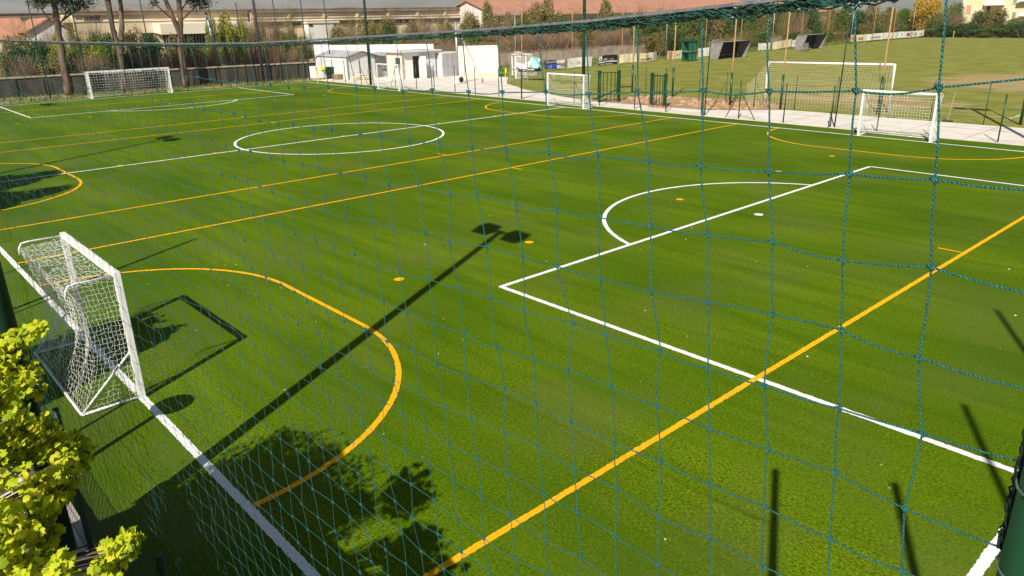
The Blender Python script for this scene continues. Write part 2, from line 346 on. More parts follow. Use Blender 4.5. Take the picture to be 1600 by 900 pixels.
# painted / inlaid lines -------------------------------------------------
def strip(pts, w, name, m, closed=False, z=0.006):
    """ribbon along pts with slightly ragged fibre edges, following pts"""
    P = []
    n = len(pts); seq = list(range(n))+([0] if closed else [])
    for a, b in zip(seq[:-1], seq[1:]):
        A, B = Vector(pts[a]), Vector(pts[b]); d = (B-A).length
        near = (A-Vector((CAM.x, CAM.y))).length < 24 or (B-Vector((CAM.x, CAM.y))).length < 24
        k = max(1, int(d/(0.035 if near else 0.4)))
        for i in range(k): P.append(A.lerp(B, i/k))
    if not closed: P.append(Vector(pts[-1]))
    mb = MB(); k = len(P); vs = []
    for i, p in enumerate(P):
        if closed: t = P[(i+1) % k]-P[i-1]
        else: t = P[min(i+1, k-1)]-P[max(i-1, 0)]
        t.normalize(); nn = Vector((-t.y, t.x))
        j1, j2 = rng.normal(0, 0.0045), rng.normal(0, 0.0045)
        vs += [(p.x+nn.x*(w/2+j1), p.y+nn.y*(w/2+j1), z), (p.x-nn.x*(w/2+j2), p.y-nn.y*(w/2+j2), z)]
    fs = [(2*i, 2*i+1, 2*i+3, 2*i+2) for i in range(k-1)]
    if closed: fs.append((2*k-2, 2*k-1, 1, 0))
    mb.add(vs, fs); return build(mb, name, m, turf)
WL, OL = 0.115, 0.095
def arc(cx, cy, r, a0, a1, n=48): return [(cx+r*math.cos(R(a0+(a1-a0)*i/n)), cy+r*math.sin(R(a0+(a1-a0)*i/n))) for i in range(n+1)]
strip([(XF, 0), (XN, 0)], WL, 'white_line', 'turf_white', z=0.0072)
strip([(XF, WID), (XN, WID)], WL, 'white_line', 'turf_white', z=0.0072)
strip([(XN, 0.06), (XN, WID-0.06)], WL, 'white_line', 'turf_white')
strip([(XF, 0.06), (XF, WID-0.06)], WL, 'white_line', 'turf_white')
strip([(XH, 0.06), (XH, WID-0.06)], WL, 'white_line', 'turf_white')
strip(arc(XH, 16.5, 5.1, 0, 360, 120)[:-1], WL, 'white_circle', 'turf_white', True, z=0.0076)
for s, xg in ((-1, XN), (1, XF)):
    xf = xg + s*10.05 if s < 0 else xg+10.7
    strip([(xg-s*(-0.06), 7.36), (xf, 7.36), (xf, 25.75), (xg+s*0.06, 25.75)], WL, 'white_line', 'turf_white')
    cx = xg+s*8.33; h = math.degrees(math.acos(abs(xf-cx)/5.1))
    strip(arc(cx, 16.55, 5.1, (180-h) if s < 0 else -h, (180+h) if s < 0 else h), WL, 'white_arc', 'turf_white', z=0.0076)
    mb = MB(); cxs = xg+s*9.3
    mb.add([(cxs+0.13*math.cos(a), 16.65+0.13*math.sin(a), 0.007) for a in np.linspace(0, 2*math.pi, 16, endpoint=False)], [tuple(range(16))]); build(mb, 'white_spot', 'turf_white', turf)
CX = [-1.75, XH, -42.5]
SIDES = [(6.3, -9.72), (-13.83, -30.5), (-34.1, -50.6)]
for cx, (xa, xb) in zip(CX, SIDES):
    for x in (xa, xb): strip([(x, 0.07), (x, WID-0.07)], OL, 'orange_line', 'turf_orange', z=0.0095)
    for x, s in ((xa, -1), (xb, 1)): strip([(x+s*0.05, 16.68), (x+s*0.6, 16.68)], OL*0.7, 'orange_tick', 'turf_orange', z=0.0095)
    for y0, s in ((0, 1), (WID, -1)):
        p = [(cx+1.6+4.0*math.cos(R(a)), y0+s*(0.06+4.0*math.sin(R(a)))) for a in np.linspace(0, 90, 30)]
        p += [(cx-1.6-4.0*math.sin(R(a)), y0+s*(0.06+4.0*math.cos(R(a)))) for a in np.linspace(0, 90, 30)]
        strip(p, OL, 'orange_arc', 'turf_orange', z=0.0105)
    for y in (6.07, 10.12, 16.66, 22.7, 26.87):
        mb = MB(); mb.add([(cx-0.1+0.115*math.cos(a), y+0.115*math.sin(a), 0.011) for a in np.linspace(0, 2*math.pi, 16, endpoint=False)], [tuple(range(16))]); build(mb, 'orange_spot', 'turf_orange', turf)
# white lines worn into the grass pitch
grass_lines = bpy.data.objects['grass_pitch']
def gstrip(a, b, w=0.14):
    A, B = Vector(a), Vector(b); t = (B-A).normalized(); n = Vector((-t.y, t.x))*w/2
    mb = MB(); mb.quad((A.x-n.x, A.y-n.y, 0.0), (B.x-n.x, B.y-n.y, 0.0), (B.x+n.x, B.y+n.y, 0.0), (A.x+n.x, A.y+n.y, 0.0)); build(mb, 'chalk_line', 'chalk', grass_lines)
mat('chalk', (0.62, 0.60, 0.42), (0.22, 0.22, 0.07), 0.6, 0.9, lo=0.42, hi=0.6)
gstrip((-41.4, 41.0), (-42.8, 156)); gstrip((-42.8, 156), (20, 158)); gstrip((-41.4, 41), (-13.8, 42.1)); gstrip((-6.2, 43.4), (16, 44.2))
gstrip((-29.5, 58.5), (11, 59.5)); gstrip((-0.1, 41.8), (-0.2, 48.5)); gstrip((-20, 48), (-0.2, 48.5)); gstrip((-40, 98), (20, 100))

# ================================================================== HILLS
def ridge(name, d0, d1, hh, seed, az0=-130, az1=40):
    r_ = np.random.default_rng(seed); mb = MB(); n = 90; cols = []
    ph = r_.uniform(0, 6.28, 6)
    for i in range(n+1):
        az = R(az0+(az1-az0)*i/n)
        h = hh*(0.75+0.16*math.sin(3.1*az+ph[0])+0.10*math.sin(7.3*az+ph[1])+0.05*math.sin(17*az+ph[2])+0.03*math.sin(41*az+ph[3]))
        row = []
        for k in range(7):
            f = k/6; d = d0+(d1-d0)*f
            row.append((math.sin(az)*d+11, math.cos(az)*d, -2+h*(f**0.9)*(1+0.05*math.sin(23*az+k*1.3+ph[4]))))
        cols.append(row)
    vs = [p for c in cols for p in c]; fs = [(i*7+k, (i+1)*7+k, (i+1)*7+k+1, i*7+k+1) for i in range(n) for k in range(6)]
    mb.add(vs, fs); tag(build(mb, name, 'hill', smooth=True), kind='structure')
ridge('hills', 2600, 5200, 560, 3)

# ================================================================== GOALS
def goal_net(w, h, dt, db, cell, r, sides, sag=0.03, seed=1, belly=0.28, n_=4):
    r_ = np.random.default_rng(seed); mb = MB()
    prof = [(0, h-0.02), (dt*0.5, h-0.05), (dt, h-0.06)]
    zs = np.linspace(h-0.06, 0.05, max(4, int(h/cell)))
    for z in zs[1:]:
        f = (h-z)/h; y = dt+(db-dt)*f - belly*math.sin(math.pi*min(1, f*1.02))
        prof.append((y, z))
    # resample the back profile into equal cells
    P = [Vector((0, -p[0], p[1])) for p in prof]; L_ = [0]
    for a, b in zip(P[:-1], P[1:]): L_.append(L_[-1]+(b-a).length)
    m = max(2, int(L_[-1]/cell)); back = []
    for i in range(m+1):
        s = L_[-1]*i/m; k = max(j for j in range(len(L_)) if L_[j] <= s+1e-9); k = min(k, len(P)-2)
        back.append(P[k].lerp(P[k+1], (s-L_[k])/max(1e-9, L_[k+1]-L_[k])))
    nx = max(3, int(w/cell)); G = {}
    for i in range(nx+1):
        x = -w/2+w*i/nx
        for j, p in enumerate(back):
            e = 0.0 if j == 0 else 1.0
            q = Vector((x, p.y, p.z)) + Vector(r_.normal(0, 0.010 if n_ > 3 else 0.004, 3))*e
            if j: q.z -= sag*math.sin(math.pi*i/nx)*(1 if j < m*0.35 else 0.3); q.y += 0.05*math.sin(i*0.8+j*0.33)*math.sin(math.pi*j/m)
            G[i, j] = q
    jt = 0.008 if n_ > 3 else 0.003
    def seg(a, b):
        mid = (a+b)/2+Vector(r_.normal(0, 0.006 if n_ > 3 else 0.002, 3)); mid.z -= 0.008 if n_ > 3 else 0.004
        mb.tube([a, mid, b], r, n_, False)
    for i in range(nx+1):
        for j in range(m+1):
            if i < nx and j > 0: seg(G[i, j], G[i+1, j])
            if j < m: seg(G[i, j], G[i, j+1])
    # side panels: from post back to the profile
    nz = max(3, int(h/cell))
    for sx in (0, nx):
        x = -w/2 if sx == 0 else w/2; H = {}
        for a in range(nz+1):
            z = 0.03+(h-0.09)*a/nz; yb = -dt
            for p, q in zip(back[:-1], back[1:]):
                if q.z <= z <= p.z: yb = p.y+(q.y-p.y)*(p.z-z)/max(1e-6, p.z-q.z)
            if z > h-0.08: yb = -dt
            ny = max(2, int(abs(max(dt, db))/cell))
            for b in range(ny+1): H[a, b] = Vector((x, yb*b/ny, z))+Vector(r_.normal(0, jt, 3))*(1 if 0 < b else 0)
        for a in range(nz+1):
            for b in range(ny+1):
                if b < ny: seg(H[a, b], H[a, b+1])
                if a < nz: seg(H[a, b], H[a+1, b])
    return mb
def make_goal(name, label, loc, rz, w, h, dt, db, pw, cell, r, netmat='white_net', belly=0.28, group=None, seed=1, brace=True, n_=4):
    g = thing(name, label, 'goal', loc, group, rz); Z = (0, 0, 0)
    a = w/2+pw/2
    for s in (-1, 1):
        p = MB(); p.box((s*a, 0, (h+pw)/2), (pw, pw, h+pw)); build(p, 'post', 'white_paint', g, off=Z)
    build(MB().box((0, 0, h+pw/2), (w-0.002, pw-0.004, pw-0.002)), 'crossbar', 'white_paint', g, off=Z)
    for s in (-1, 1):
        t = MB(); t.tube([(s*a, -pw/2, h+pw*0.4), (s*a, -dt*0.78, h+pw*0.45), (s*a, -dt*0.93, h+pw*0.3), (s*a, -dt, h-0.06), (s*a, -dt-0.01, h-0.16)], 0.016, 8)
        build(t, 'top_bar', 'white_paint', g, True, off=Z)
        build(MB().tube([(s*a, -pw/2, 0.03), (s*a, -db, 0.03)], 0.022, 8), 'base_bar', 'white_paint', g, True, off=Z)
        if brace: build(MB().tube([(s*a, -db+0.01, 0.04), (s*a, -pw/2, 0.80)], 0.018, 8), 'brace', 'white_paint', g, True, off=Z)
    build(MB().tube([(-a, -db, 0.032), (a, -db, 0.032)], 0.022, 8), 'back_bar', 'white_paint', g, True, off=Z)
    nm = build(goal_net(w+pw*0.6, h+pw*0.3, dt, db-0.02, cell, r, True, belly=belly, seed=seed, n_=n_), 'net', netmat, g, off=Z); nm['kind'] = 'stuff'
    return g
make_goal('small_goal', 'white five-a-side goal nearest the viewer, on the left touchline', (-1.60, 0, 0), 0, 3.0, 2.0, 0.70, 0.86, 0.09, 0.08, 0.0022, seed=5, belly=0.25)
fg = make_goal('small_goal', 'white five-a-side goal on the far touchline, nearest right corner', (-1.85, 32.72, 0), math.pi, 3.05, 2.0, 0.62, 0.95, 0.085, 0.125, 0.0045, belly=0.2, group='small goals on the far touchline', n_=3)
dup(fg, (-22.1, 32.62, 0), math.pi, 'white five-a-side goal beside the tall green floodlight pole')
dup(fg, (-42.45, 32.75, 0), math.pi, 'white five-a-side goal in front of the grey sheds')
make_goal('wide_goal', 'wide white seven-a-side goal on the far end line below the pines', (-56.25, 16.9, 0), -math.pi/2, 6.1, 2.0, 0.9, 1.5, 0.11, 0.20, 0.009, belly=0.25, n_=3)
# full-size goal on the grass pitch: net slung back to two stanchions
def big_goal():
    A, B = Vector((-13.62, 42.15, 0)), Vector((-6.40, 43.35, 0)); t = (B-A).normalized(); n = Vector((t.y, -t.x, 0))
    g = thing('big_goal', 'full-size white goal with pale yellow net on the grass pitch', 'goal', ((A+B)/2)[:])
    rz = math.atan2(t.y, t.x)
    for P_ in (A, B): build(MB().tube([P_, P_+Vector((0, 0, 2.52))], 0.065, 10), 'post', 'white_paint', g, True)
    build(MB().tube([A+Vector((0, 0, 2.5)), B+Vector((0, 0, 2.5))], 0.063, 10), 'crossbar', 'white_paint', g, True)
    w = (B-A).length; mb = MB(); nx, m = 46, 26; G = {}
    for i in range(nx+1):
        for j in range(m+1):
            f = j/m
            if f < 0.5: d = 1.9*(f/0.5); z = 2.5-1.15*(f/0.5)-0.12*math.sin(math.pi*f/0.5)
            else: d = 1.9+0.05*math.sin(i); z = 1.35*(1-(f-0.5)/0.5)+0.02
            sp = 0.42*min(1, f/0.5)        # the net flares outward to its side stanchions
            s_ = -sp + (w+2*sp)*i/nx
            G[i, j] = A+t*s_+n*d+Vector((0, 0, z))
    for i in range(nx+1):
        for j in range(m+1):
            if i < nx and j: mb.tube([G[i, j], G[i+1, j]], 0.006, 3, False)
            if j < m: mb.tube([G[i, j], G[i, j+1]], 0.006, 3, False)
    for s0, e, sp in ((A, -1, 0.42), (B, 1, 0.42)):
        for a in range(14):
            z = 2.45*a/13+0.03
            if z > 1.35: d = 1.9*(2.5-z)/1.15
            else: d = 1.9
            p0 = s0+Vector((0, 0, z)); p1 = s0+t*e*sp*min(1, d/1.9)+n*d+Vector((0, 0, z)); mb.tube([p0, p1], 0.006, 3, False)
        for b in range(1, 10):
            d = 1.9*b/9; p = s0+t*e*sp*b/9+n*d; mb.tube([p+Vector((0, 0, .03)), p+Vector((0, 0, 2.5-1.15*b/9))], 0.006, 3, False)
    nm = build(mb, 'net', 'cream_net', g); nm['kind'] = 'stuff'
    for s0, e in ((A, -1), (B, 1)):
        p = s0+t*e*0.47+n*1.95; build(MB().tube([p, p+Vector((0, 0, 1.4))], 0.025, 6), 'stanchion', 'galv', g)
big_goal()
# two portable goals parked by the shed
for (x, y, rz, w, lb) in ((-44.0, 48.3, R(-38), 4.4, 'white portable goal parked in front, left of the blue banner'), (-46.2, 51.2, R(-30), 4.8, 'white portable goal parked behind another goal near the blue banner')):
    make_goal('portable_goal', lb, (x, y, 0), rz+math.pi*1.0, w, 2.0, 0.7, 1.2, 0.10, 0.16, 0.007, belly=0.1, n_=3, group='portable goals parked beside the grass pitch')

# ================================================================== FLOODLIGHTS
def floodlight(loc, label, face):
    f = thing('floodlight_pole', label, 'floodlight', loc, 'green floodlight poles along both touchlines')
    x, y, _ = loc
    build(MB().box((x, y, 0.02), (0.42, 0.42, 0.05)), 'base_plate', 'galv', f)
    build(MB().tube([(x, y, 0), (x, y, 4), (x, y, 8), (x, y, 11.6)], [0.115, 0.108, 0.10, 0.088], 14), 'pole', 'green_dark', f, True)
    build(MB().box((x, y, 11.55), (1.5, 0.08, 0.08)), 'cross_arm', 'galv', f)
    for s in (-1, 1):
        h = build(MB().hexa([(x+s*0.58-0.30, y-0.09, 11.15), (x+s*0.58+0.30, y-0.09, 11.15), (x+s*0.58+0.30, y+0.14*face+0.09, 11.2), (x+s*0.58-0.30, y+0.14*face+0.09, 11.2)],
                          [(x+s*0.58-0.30, y-0.09, 11.70), (x+s*0.58+0.30, y-0.09, 11.70), (x+s*0.58+0.30, y+0.14*face+0.09, 11.76), (x+s*0.58-0.30, y+0.14*face+0.09, 11.76)]), 'lamp_head', 'dark_pole', f)
        build(MB().box((x+s*0.58, y+face*0.26, 11.46), (0.60, 0.02, 0.44)), 'lens', 'glass_dark', h, off=f.location)
    build(MB().box((x+0.0, y-0.14, 1.2), (0.16, 0.10, 0.35)), 'junction_box', 'galv', f)
    return f
for x, lb in ((3.4, 'dark green floodlight pole beside the maple at the left edge'), (-22.2, 'near-side floodlight pole casting the long double-headed shadow across halfway'), (-47.8, 'near-side floodlight pole at the far left corner')):
    floodlight((x, -1.85, 0), lb, 1)
for x, lb in ((3.5, 'far-side floodlight pole past the right edge, shadow on grass pitch'), (-22.2, 'tall green floodlight pole standing right beside the middle small goal'), (-47.8, 'tall green floodlight pole in front of the grey gabled shed')):
    floodlight((x, 34.42, 0), lb, -1)

# ================================================================== FENCES
def wire_fence(name, label, pts, h, wires, r=0.024, m='green_paint', mesh=None, group=None, braces=()):
    f = thing(name, label, 'fence', (pts[0][0], pts[0][1], 0), group)
    for i, (x, y) in enumerate(pts):
        build(MB().tube([(x, y, -0.02), (x, y, h)], r, 8), 'post', m, f, True)
    for (i, dx, dy, top) in braces:
        x, y = pts[i]; build(MB().tube([(x+dx, y+dy, 0), (x, y, top)], r*0.75, 6), 'brace', m, f, True)
    for z in wires:
        wmb = MB()
        for (a, b) in zip(pts[:-1], pts[1:]):
            wmb.tube([(a[0], a[1]-r-0.004, z), ((a[0]+b[0])/2, (a[1]+b[1])/2-r-0.004, z-0.02), (b[0], b[1]-r-0.004, z)], 0.003, 3, False)
        build(wmb, 'wire', m, f)
    if mesh:
        cell, rr, x0, x1, y, z0, z1 = mesh; mb = MB(); d = z1-z0
        k = 0; x = x0-d
        while x < x1:                                   # woven diamonds
            for s in (1, -1):
                xa, xb = (x, x+d) if s > 0 else (x+d, x); za, zb = z0, z1
                lo, hi = sorted((xa, xb))
                if hi > x0 and lo < x1:
                    def pt(f): return (xa+(xb-xa)*f, y+0.002*s, za+(zb-za)*f)
                    f0, f1 = 0.0, 1.0
                    if xa < x0: f0 = (x0-xa)/(xb-xa)
                    if xb < x0: f1 = (x0-xa)/(xb-xa)
                    if xa > x1: f0 = (x1-xa)/(xb-xa)
                    if xb > x1: f1 = (x1-xa)/(xb-xa)
                    mb.tube([pt(f0), pt(f1)], rr, 3, False)
            x += cell
        nm = build(mb, 'wire_mesh', m, f); nm['kind'] = 'stuff'
    return f
# near fence, below the ball-stop net
npts = [(-14.3+3.0*k, -1.65) for k in range(10)]
wire_fence('mesh_fence', 'dark green wire mesh fence behind the nearest goal, under the maple', npts, 1.95, (0.25, 1.0, 1.85), 0.03, 'green_dark', mesh=(0.085, 0.0016, -7.0, 7.6, -1.685, 0.12, 1.85))
# far fence on the pavement edge
fx = [4.4, 1.8, -0.8, -3.3, -5.6, -8.05, -10.8, -13.1, -15.6, -18.0, -20.7, -23.1, -25.6, -28.1, -30.6, -33.1, -35.8, -38.3, -40.8, -43.9, -46.6, -49.5, -52.0, -54.6, -57.4]
wire_fence('post_and_wire_fence', 'thin green posts with wires along the far touchline pavement', [(x, 34.42+0.1*math.sin(x)) for x in fx], 2.02, (0.5, 1.0, 1.5, 1.95), 0.032, 'green_paint',
           braces=[(4, 0.05, -0.35, 1.0), (6, -0.9, 0.15, 1.5), (6, 0.9, 0.15, 1.5), (19, -0.9, 0.1, 1.5), (21, 0.9, 0.1, 1.5), (11, 0.9, 0.1, 1.5)])
wire_fence('pitch_end_fence', 'thin posts with wires between dug earth and the grass pitch', [(-26.0, 42.6), (-24.9, 41.0), (-22.4, 41.2), (-20.4, 40.8), (-17.8, 41.0), (-15.3, 40.3), (-12.9, 39.6), (-10.3, 39.7), (-7.9, 39.8), (-5.4, 39.8), (-2.9, 39.9), (-0.4, 39.9), (2.1, 40.0)], 2.0, (0.5, 1.0, 1.5, 1.9), 0.022, 'green_paint', braces=[(5, -0.9, 0.2, 1.5), (6, 0.8, 0.4, 1.5)])
# gate leaves standing on the dug earth
def gate(label, a, b, n):
    A, B = Vector((*a, 0)), Vector((*b, 0)); g = thing('gate', label, 'gate', A[:])
    for P_ in (A, B): build(MB().box((P_.x, P_.y, 1.02), (0.16, 0.16, 2.05)), 'gate_post', 'green_paint', g)
    for k in range(n):
        p = A.lerp(B, (k+1)/(n+1)); build(MB().box((p.x, p.y, 0.98), (0.035, 0.035, 1.86)), 'bar', 'green_paint', g)
    t = (B-A).normalized()*0.09
    for z in (0.12, 1.9): build(MB().bar(A+t+Vector((0, 0, z)), B-t+Vector((0, 0, z)), 0.04), 'rail', 'green_paint', g)
gate('green barred gate on the dug earth, further from the goal pole', (-18.25, 36.45), (-17.1, 36.30), 4)
gate('green barred gate seen edge-on beside the tall floodlight pole', (-22.35, 36.15), (-21.55, 37.2), 4)
# rake and broom leaning on the fence, bricks beside the dig
for (u0, v0, u1, v1, y, lb) in ((1392, 184, 1403, 148, 40.0, 'wooden broom leaning behind the right-hand small goal'), (1480, 190, 1493, 143, 40.0, 'wooden rake leaning right of the right-hand small goal')):
    a, b = gnd(u0, v0), ony(u1, v1, y); t = thing('broom', lb, 'broom', a[:])
    build(MB().tube([a+Vector((0, 0, .05)), b], 0.02, 6), 'handle', 'pallet_wood', t); build(MB().box((a.x, a.y, 0.04), (0.5, 0.09, 0.08), 0.2), 'head', 'dark_pole', t)
for k, (x, y, rz) in enumerate(((-17.9, 35.98, .1), (-17.55, 36.02, .0), (-17.2, 36.05, .15), (-16.8, 36.0, -.1), (-20.2, 38.4, .5), (-19.9, 38.55, .6), (-20.0, 38.2, .4))):
    solo(MB().box((x, y, 0.07), (0.30, 0.14, 0.13), rz), 'brick', 'brick', ('red brick by the open gate, %s' % ORD[k]) if k < 4 else ['nearest', 'middle', 'farthest'][k-4]+' red brick of the three lying on the dug earth', 'brick', (x, y, 0), 'loose bricks on the dug earth')
mb = MB(); r_ = np.random.default_rng(12)
for k in range(160):
    x, y = r_.uniform(-22.5, -12.5), r_.uniform(37.4, 41.8); s = r_.uniform(0.05, 0.22)
    mb.hexa([(x-s, y-s, 0), (x+s, y-s*.8, 0), (x+s*.9, y+s, 0), (x-s, y+s*.7, 0)], [(x-s*.4, y-s*.5, s*.7), (x+s*.5, y-s*.3, s*.8), (x+s*.3, y+s*.5, s*.6), (x-s*.5, y+s*.4, s*.75)])
tag(build(mb, 'soil_clods', 'earth'), 'heap of brown soil clods between the gates and grass', 'soil', kind='stuff')

# tall poles for ball-stop nets
def pole(loc, h, r, m, label, group, lean=(0, 0)):
    p = thing('net_pole', label, 'pole', loc, group); x, y, z = loc
    build(MB().tube([(x, y, z), (x+lean[0]*.5, y+lean[1]*.5, z+h/2), (x+lean[0], y+lean[1], z+h)], [r, r*.9, r*.75], 8), 'pole_tube', m, p, True)
    if m == 'rust_pole' and y < 45: build(MB().tube([(x, y, z), (x, y, z+2.0)], r*1.35, 8), 'sleeve', 'green_paint', p, True)
    build(MB().box((x+lean[0], y+lean[1], z+h), (r*3, r*3, 0.05)), 'cap', 'galv', p)
gp = [(-25.0, 42.9), (-20.6, 41.9), (-14.55, 39.6), (-11.3, 39.9), (-6.1, 41.2), (0.9, 41.0)]
for k, (x, y) in enumerate(gp):
    pole((x, y, 0), 5.7, 0.05, 'rust_pole', 'tan ball-stop net pole behind the grass goal, %s of its row' % ORD[k], 'tan poles behind the grass pitch goal')
for k in range(13):
    y = 52.4+8.6*k
    pole((-48.2, y, 0), 6.0+0.3*math.sin(k*2.1), 0.05, 'rust_pole' if k % 3 else 'galv', 'thin net pole along the banner fence, %s of that row' % ORD[k], 'thin poles along the banner fence')
for k, (x, h_, lb) in enumerate(((-13.05, 5.6, 'slender dark green pole on the far pavement, before the dug earth'), (-5.45, 5.3, 'slender dark green pole on the far pavement, left of the right small goal'), (-28.3, 6.2, 'slender brown and green pole on the pavement left of the middle small goal'))):
    pole((x, 34.62, 0), h_, 0.035, 'green_dark' if k < 2 else 'rust_pole', lb, 'slender poles on the far pavement', (0.05, 0.1))
ep = [58, 122, 176, 228, 330, 372, 428, 470, 505]
for k, u in enumerate(ep):
    p = onx(u+14, 120, -59.2); pole((-59.2, p.y, 0), 7.6+0.4*math.sin(k), 0.055, 'green_dark', 'thin dark green pole behind the far end line, %s of that row' % ORD[k], 'thin poles behind the far end line', (0.05, -0.15))
p = gnd(402, 128); pole((-61.0, p.y+0.6, 0), 10, 0.16, 'dark_pole', 'thick dark utility pole rising before the boundary wall', None)
p = onx(346, 102, -66.5); pole((-66.5, p.y, 0), 6.5, 0.18, 'galv', 'pale concrete pole standing in the yellow-green shrub', None, (0, -0.8))
for u in (718, 728):
    p = gnd(u, 131); 
st = thing('steel_mast', 'grey steel mast with slanting stays beside the white booth', 'mast', gnd(716, 130)[:])
p = gnd(716, 130); build(MB().tube([p, p+Vector((0, 0, 5.2))], 0.11, 10), 'mast_tube', 'galv', st, True)
for d in ((2.3, 0.9), (1.2, 2.0)): build(MB().tube([p+Vector((d[0], d[1], 0)), p+Vector((0.05, 0.05, 4.8))], 0.03, 6), 'stay', 'galv', st)

# ================================================================== BOUNDARY WALL, RAIL WALL
bw = thing('boundary_wall', 'dark panelled concrete wall with pale cap behind the far end line', 'wall', (-65.6, 2, 0))
A, B = Vector((-65.8, -2, 0)), Vector((-61.0, 36.2, 0)); n = 19; t = (B-A)/n; rz = math.atan2(t.y, t.x)
for k in range(n):
    c = A+t*(k+0.5); build(MB().box((c.x+0.02*(k % 2), c.y, 0.72), (t.length-0.04, 0.14, 1.44), rz), 'panel', 'wall_dark', bw)
    q = A+t*k; build(MB().box((q.x+0.05, q.y, 0.74), (0.16, 0.24, 1.50), rz), 'pier', 'wall_dark', bw)
    build(MB().box((c.x, c.y, 1.55), (t.length-0.01, 0.34, 0.12), rz), 'coping', 'wall_cap', bw)
rw = thing('rail_wall', 'stone retaining wall with brown rail above the banner fence', 'wall', (-58, 70, 0))
for k in range(14):
    y0 = 46+6.4*k; zt = 1.35
    build(MB().box((-58.0, y0+3.2, zt/2), (0.6, 6.37, zt)), 'wall_block', 'rail_stone', rw)
    build(MB().box((-57.9, y0+3.2, zt+0.14), (0.34, 6.38, 0.12)), 'rail_beam', 'stain_band', rw)
sheet('rail_bed', -75, -58.3, 40, 180, 1.2, 'rail_stone')
# brown paling fence on the railway side
pf = thing('paling_fence', 'weathered brown paling fence along the railway', 'fence', (-64, 60, 1.2))
r_ = np.random.default_rng(3); me0 = None
for k in range(120):
    y = 50+0.34*k; 
    if me0 is None:
        me0 = build(MB().box((0, 0, 0.65), (0.05, 0.22, 1.3)), 'paling', 'twig', pf, off=(0, 0, 0)); o = me0
    else:
        o = me0.copy(); S.collection.objects.link(o); o.parent = pf
    o.location = (0, y-60, 0); o.scale = (1, 1, r_.uniform(0.85, 1.1))
for z in (0.3, 1.0): build(MB().box((-64.06, 70.2, 1.2+z), (0.05, 41, 0.08)), 'rail', 'twig', pf)

# ================================================================== BANNERS
def text_mesh(s, size):
    cu = bpy.data.curves.new('lettering', 'FONT'); cu.body = s; cu.size = size; cu.align_x = 'LEFT'
    ob = bpy.data.objects.new('lettering', cu); S.collection.objects.link(ob)
    dg = bpy.context.evaluated_depsgraph_get(); me = bpy.data.meshes.new_from_object(ob.evaluated_get(dg))
    bpy.data.objects.remove(ob); return me
def banner(label, ya, yb, z0, z1, x, m, parts=(), tilt=0.0, wob=0.05, seed=0):
    """a printed sheet hung on the fence facing +x; parts = flat prints: (mat, f0, f1, g0, g1) in fractions of the sheet, or ('text', s, f0, g0, size, mat)"""
    r_ = np.random.default_rng(seed); b = thing('banner', label, 'banner', (x, ya, 0)); n = 14; ph = r_.uniform(0, 6, 3)
    def P(f, g, e=0.0):
        y = ya+(yb-ya)*f; zz = z0+(z1-z0)*g+tilt*(f-.5)+0.03*math.sin(f*5+ph[2])
        return Vector((x+e+wob*math.sin(f*9+ph[0])*(0.4+0.6*(1-g))+0.02*math.sin(f*23+ph[1]), y, zz))
    def patch(f0, f1, g0, g1, e):
        mb = MB(); k = max(2, int(n*(f1-f0)+1)); vs = []
        for i in range(k+1):
            for j in range(4): vs.append(P(f0+(f1-f0)*i/k, g0+(g1-g0)*j/3, e))
        mb.add(vs, [(i*4+j, (i+1)*4+j, (i+1)*4+j+1, i*4+j+1) for i in range(k) for j in range(3)]); return mb
    mb = patch(0, 1, 0, 1, 0.0); bk = patch(0, 1, 0, 1, -0.012); nn = len(mb.v); mb.add(bk.v, [tuple(reversed(f)) for f in bk.f])
    sh = build(mb, 'sheet', m, b, True)
    for p in parts:
        if p[0] == 'text':
            _, s, f0, g0, size, mm = p; me = text_mesh(s, size); a = P(f0, g0, 0.075)
            me.materials.clear(); me.materials.append(MATS[mm]); o = bpy.data.objects.new('lettering', me); S.collection.objects.link(o); o.parent = b
            dirn = 1 if yb > ya else -1
            o.matrix_local = Matrix.Translation(a-b.location) @ Matrix(((0, 0, 1, 0), (dirn, 0, 0, 0), (0, 1, 0, 0), (0, 0, 0, 1)))
        else:
            mm, f0, f1, g0, g1 = p; build(patch(f0, f1, g0, g1, 0.02), 'print', mm, b, True)
    for f in (0.02, 0.98):
        q = P(f, 0); build(MB().tube([(x-0.05, q.y, 0), (x-0.05, q.y, z1+0.1)], 0.025, 6), 'stake', 'galv', b)
    return b
banner('blue and navy banner with white lettering above coloured picture', 55.5, 58.6, 0.12, 1.08, -47, 'banner_navy', [('banner_blue', 0.0, 0.58, 0.02, 0.55), ('banner_white', 0.58, 0.99, 0.60, 0.97), ('banner_white', 0.58, 0.80, 0.05, 0.45), ('banner_orange', 0.80, 0.98, 0.38, 0.66), ('banner_teal', 0.80, 0.98, 0.02, 0.30), ('text', 'DELLA LUNI', 0.03, 0.66, 0.36, 'banner_white'), ('text', 'sas - tel.', 0.12, 0.30, 0.2, 'banner_white'), ('text', 'italia', 0.2, 0.1, 0.2, 'banner_white')], seed=1)
banner('off-white banner with faint print, next to the blue banner', 58.95, 63.0, 0.12, 1.12, -47, 'banner_white', [('text', 'La', 0.10, 0.42, 0.45, 'banner_grey'), ('text', 'Bottega', 0.38, 0.45, 0.32, 'banner_grey'), ('banner_grey', 0.40, 0.60, 0.30, 0.33)], seed=2)
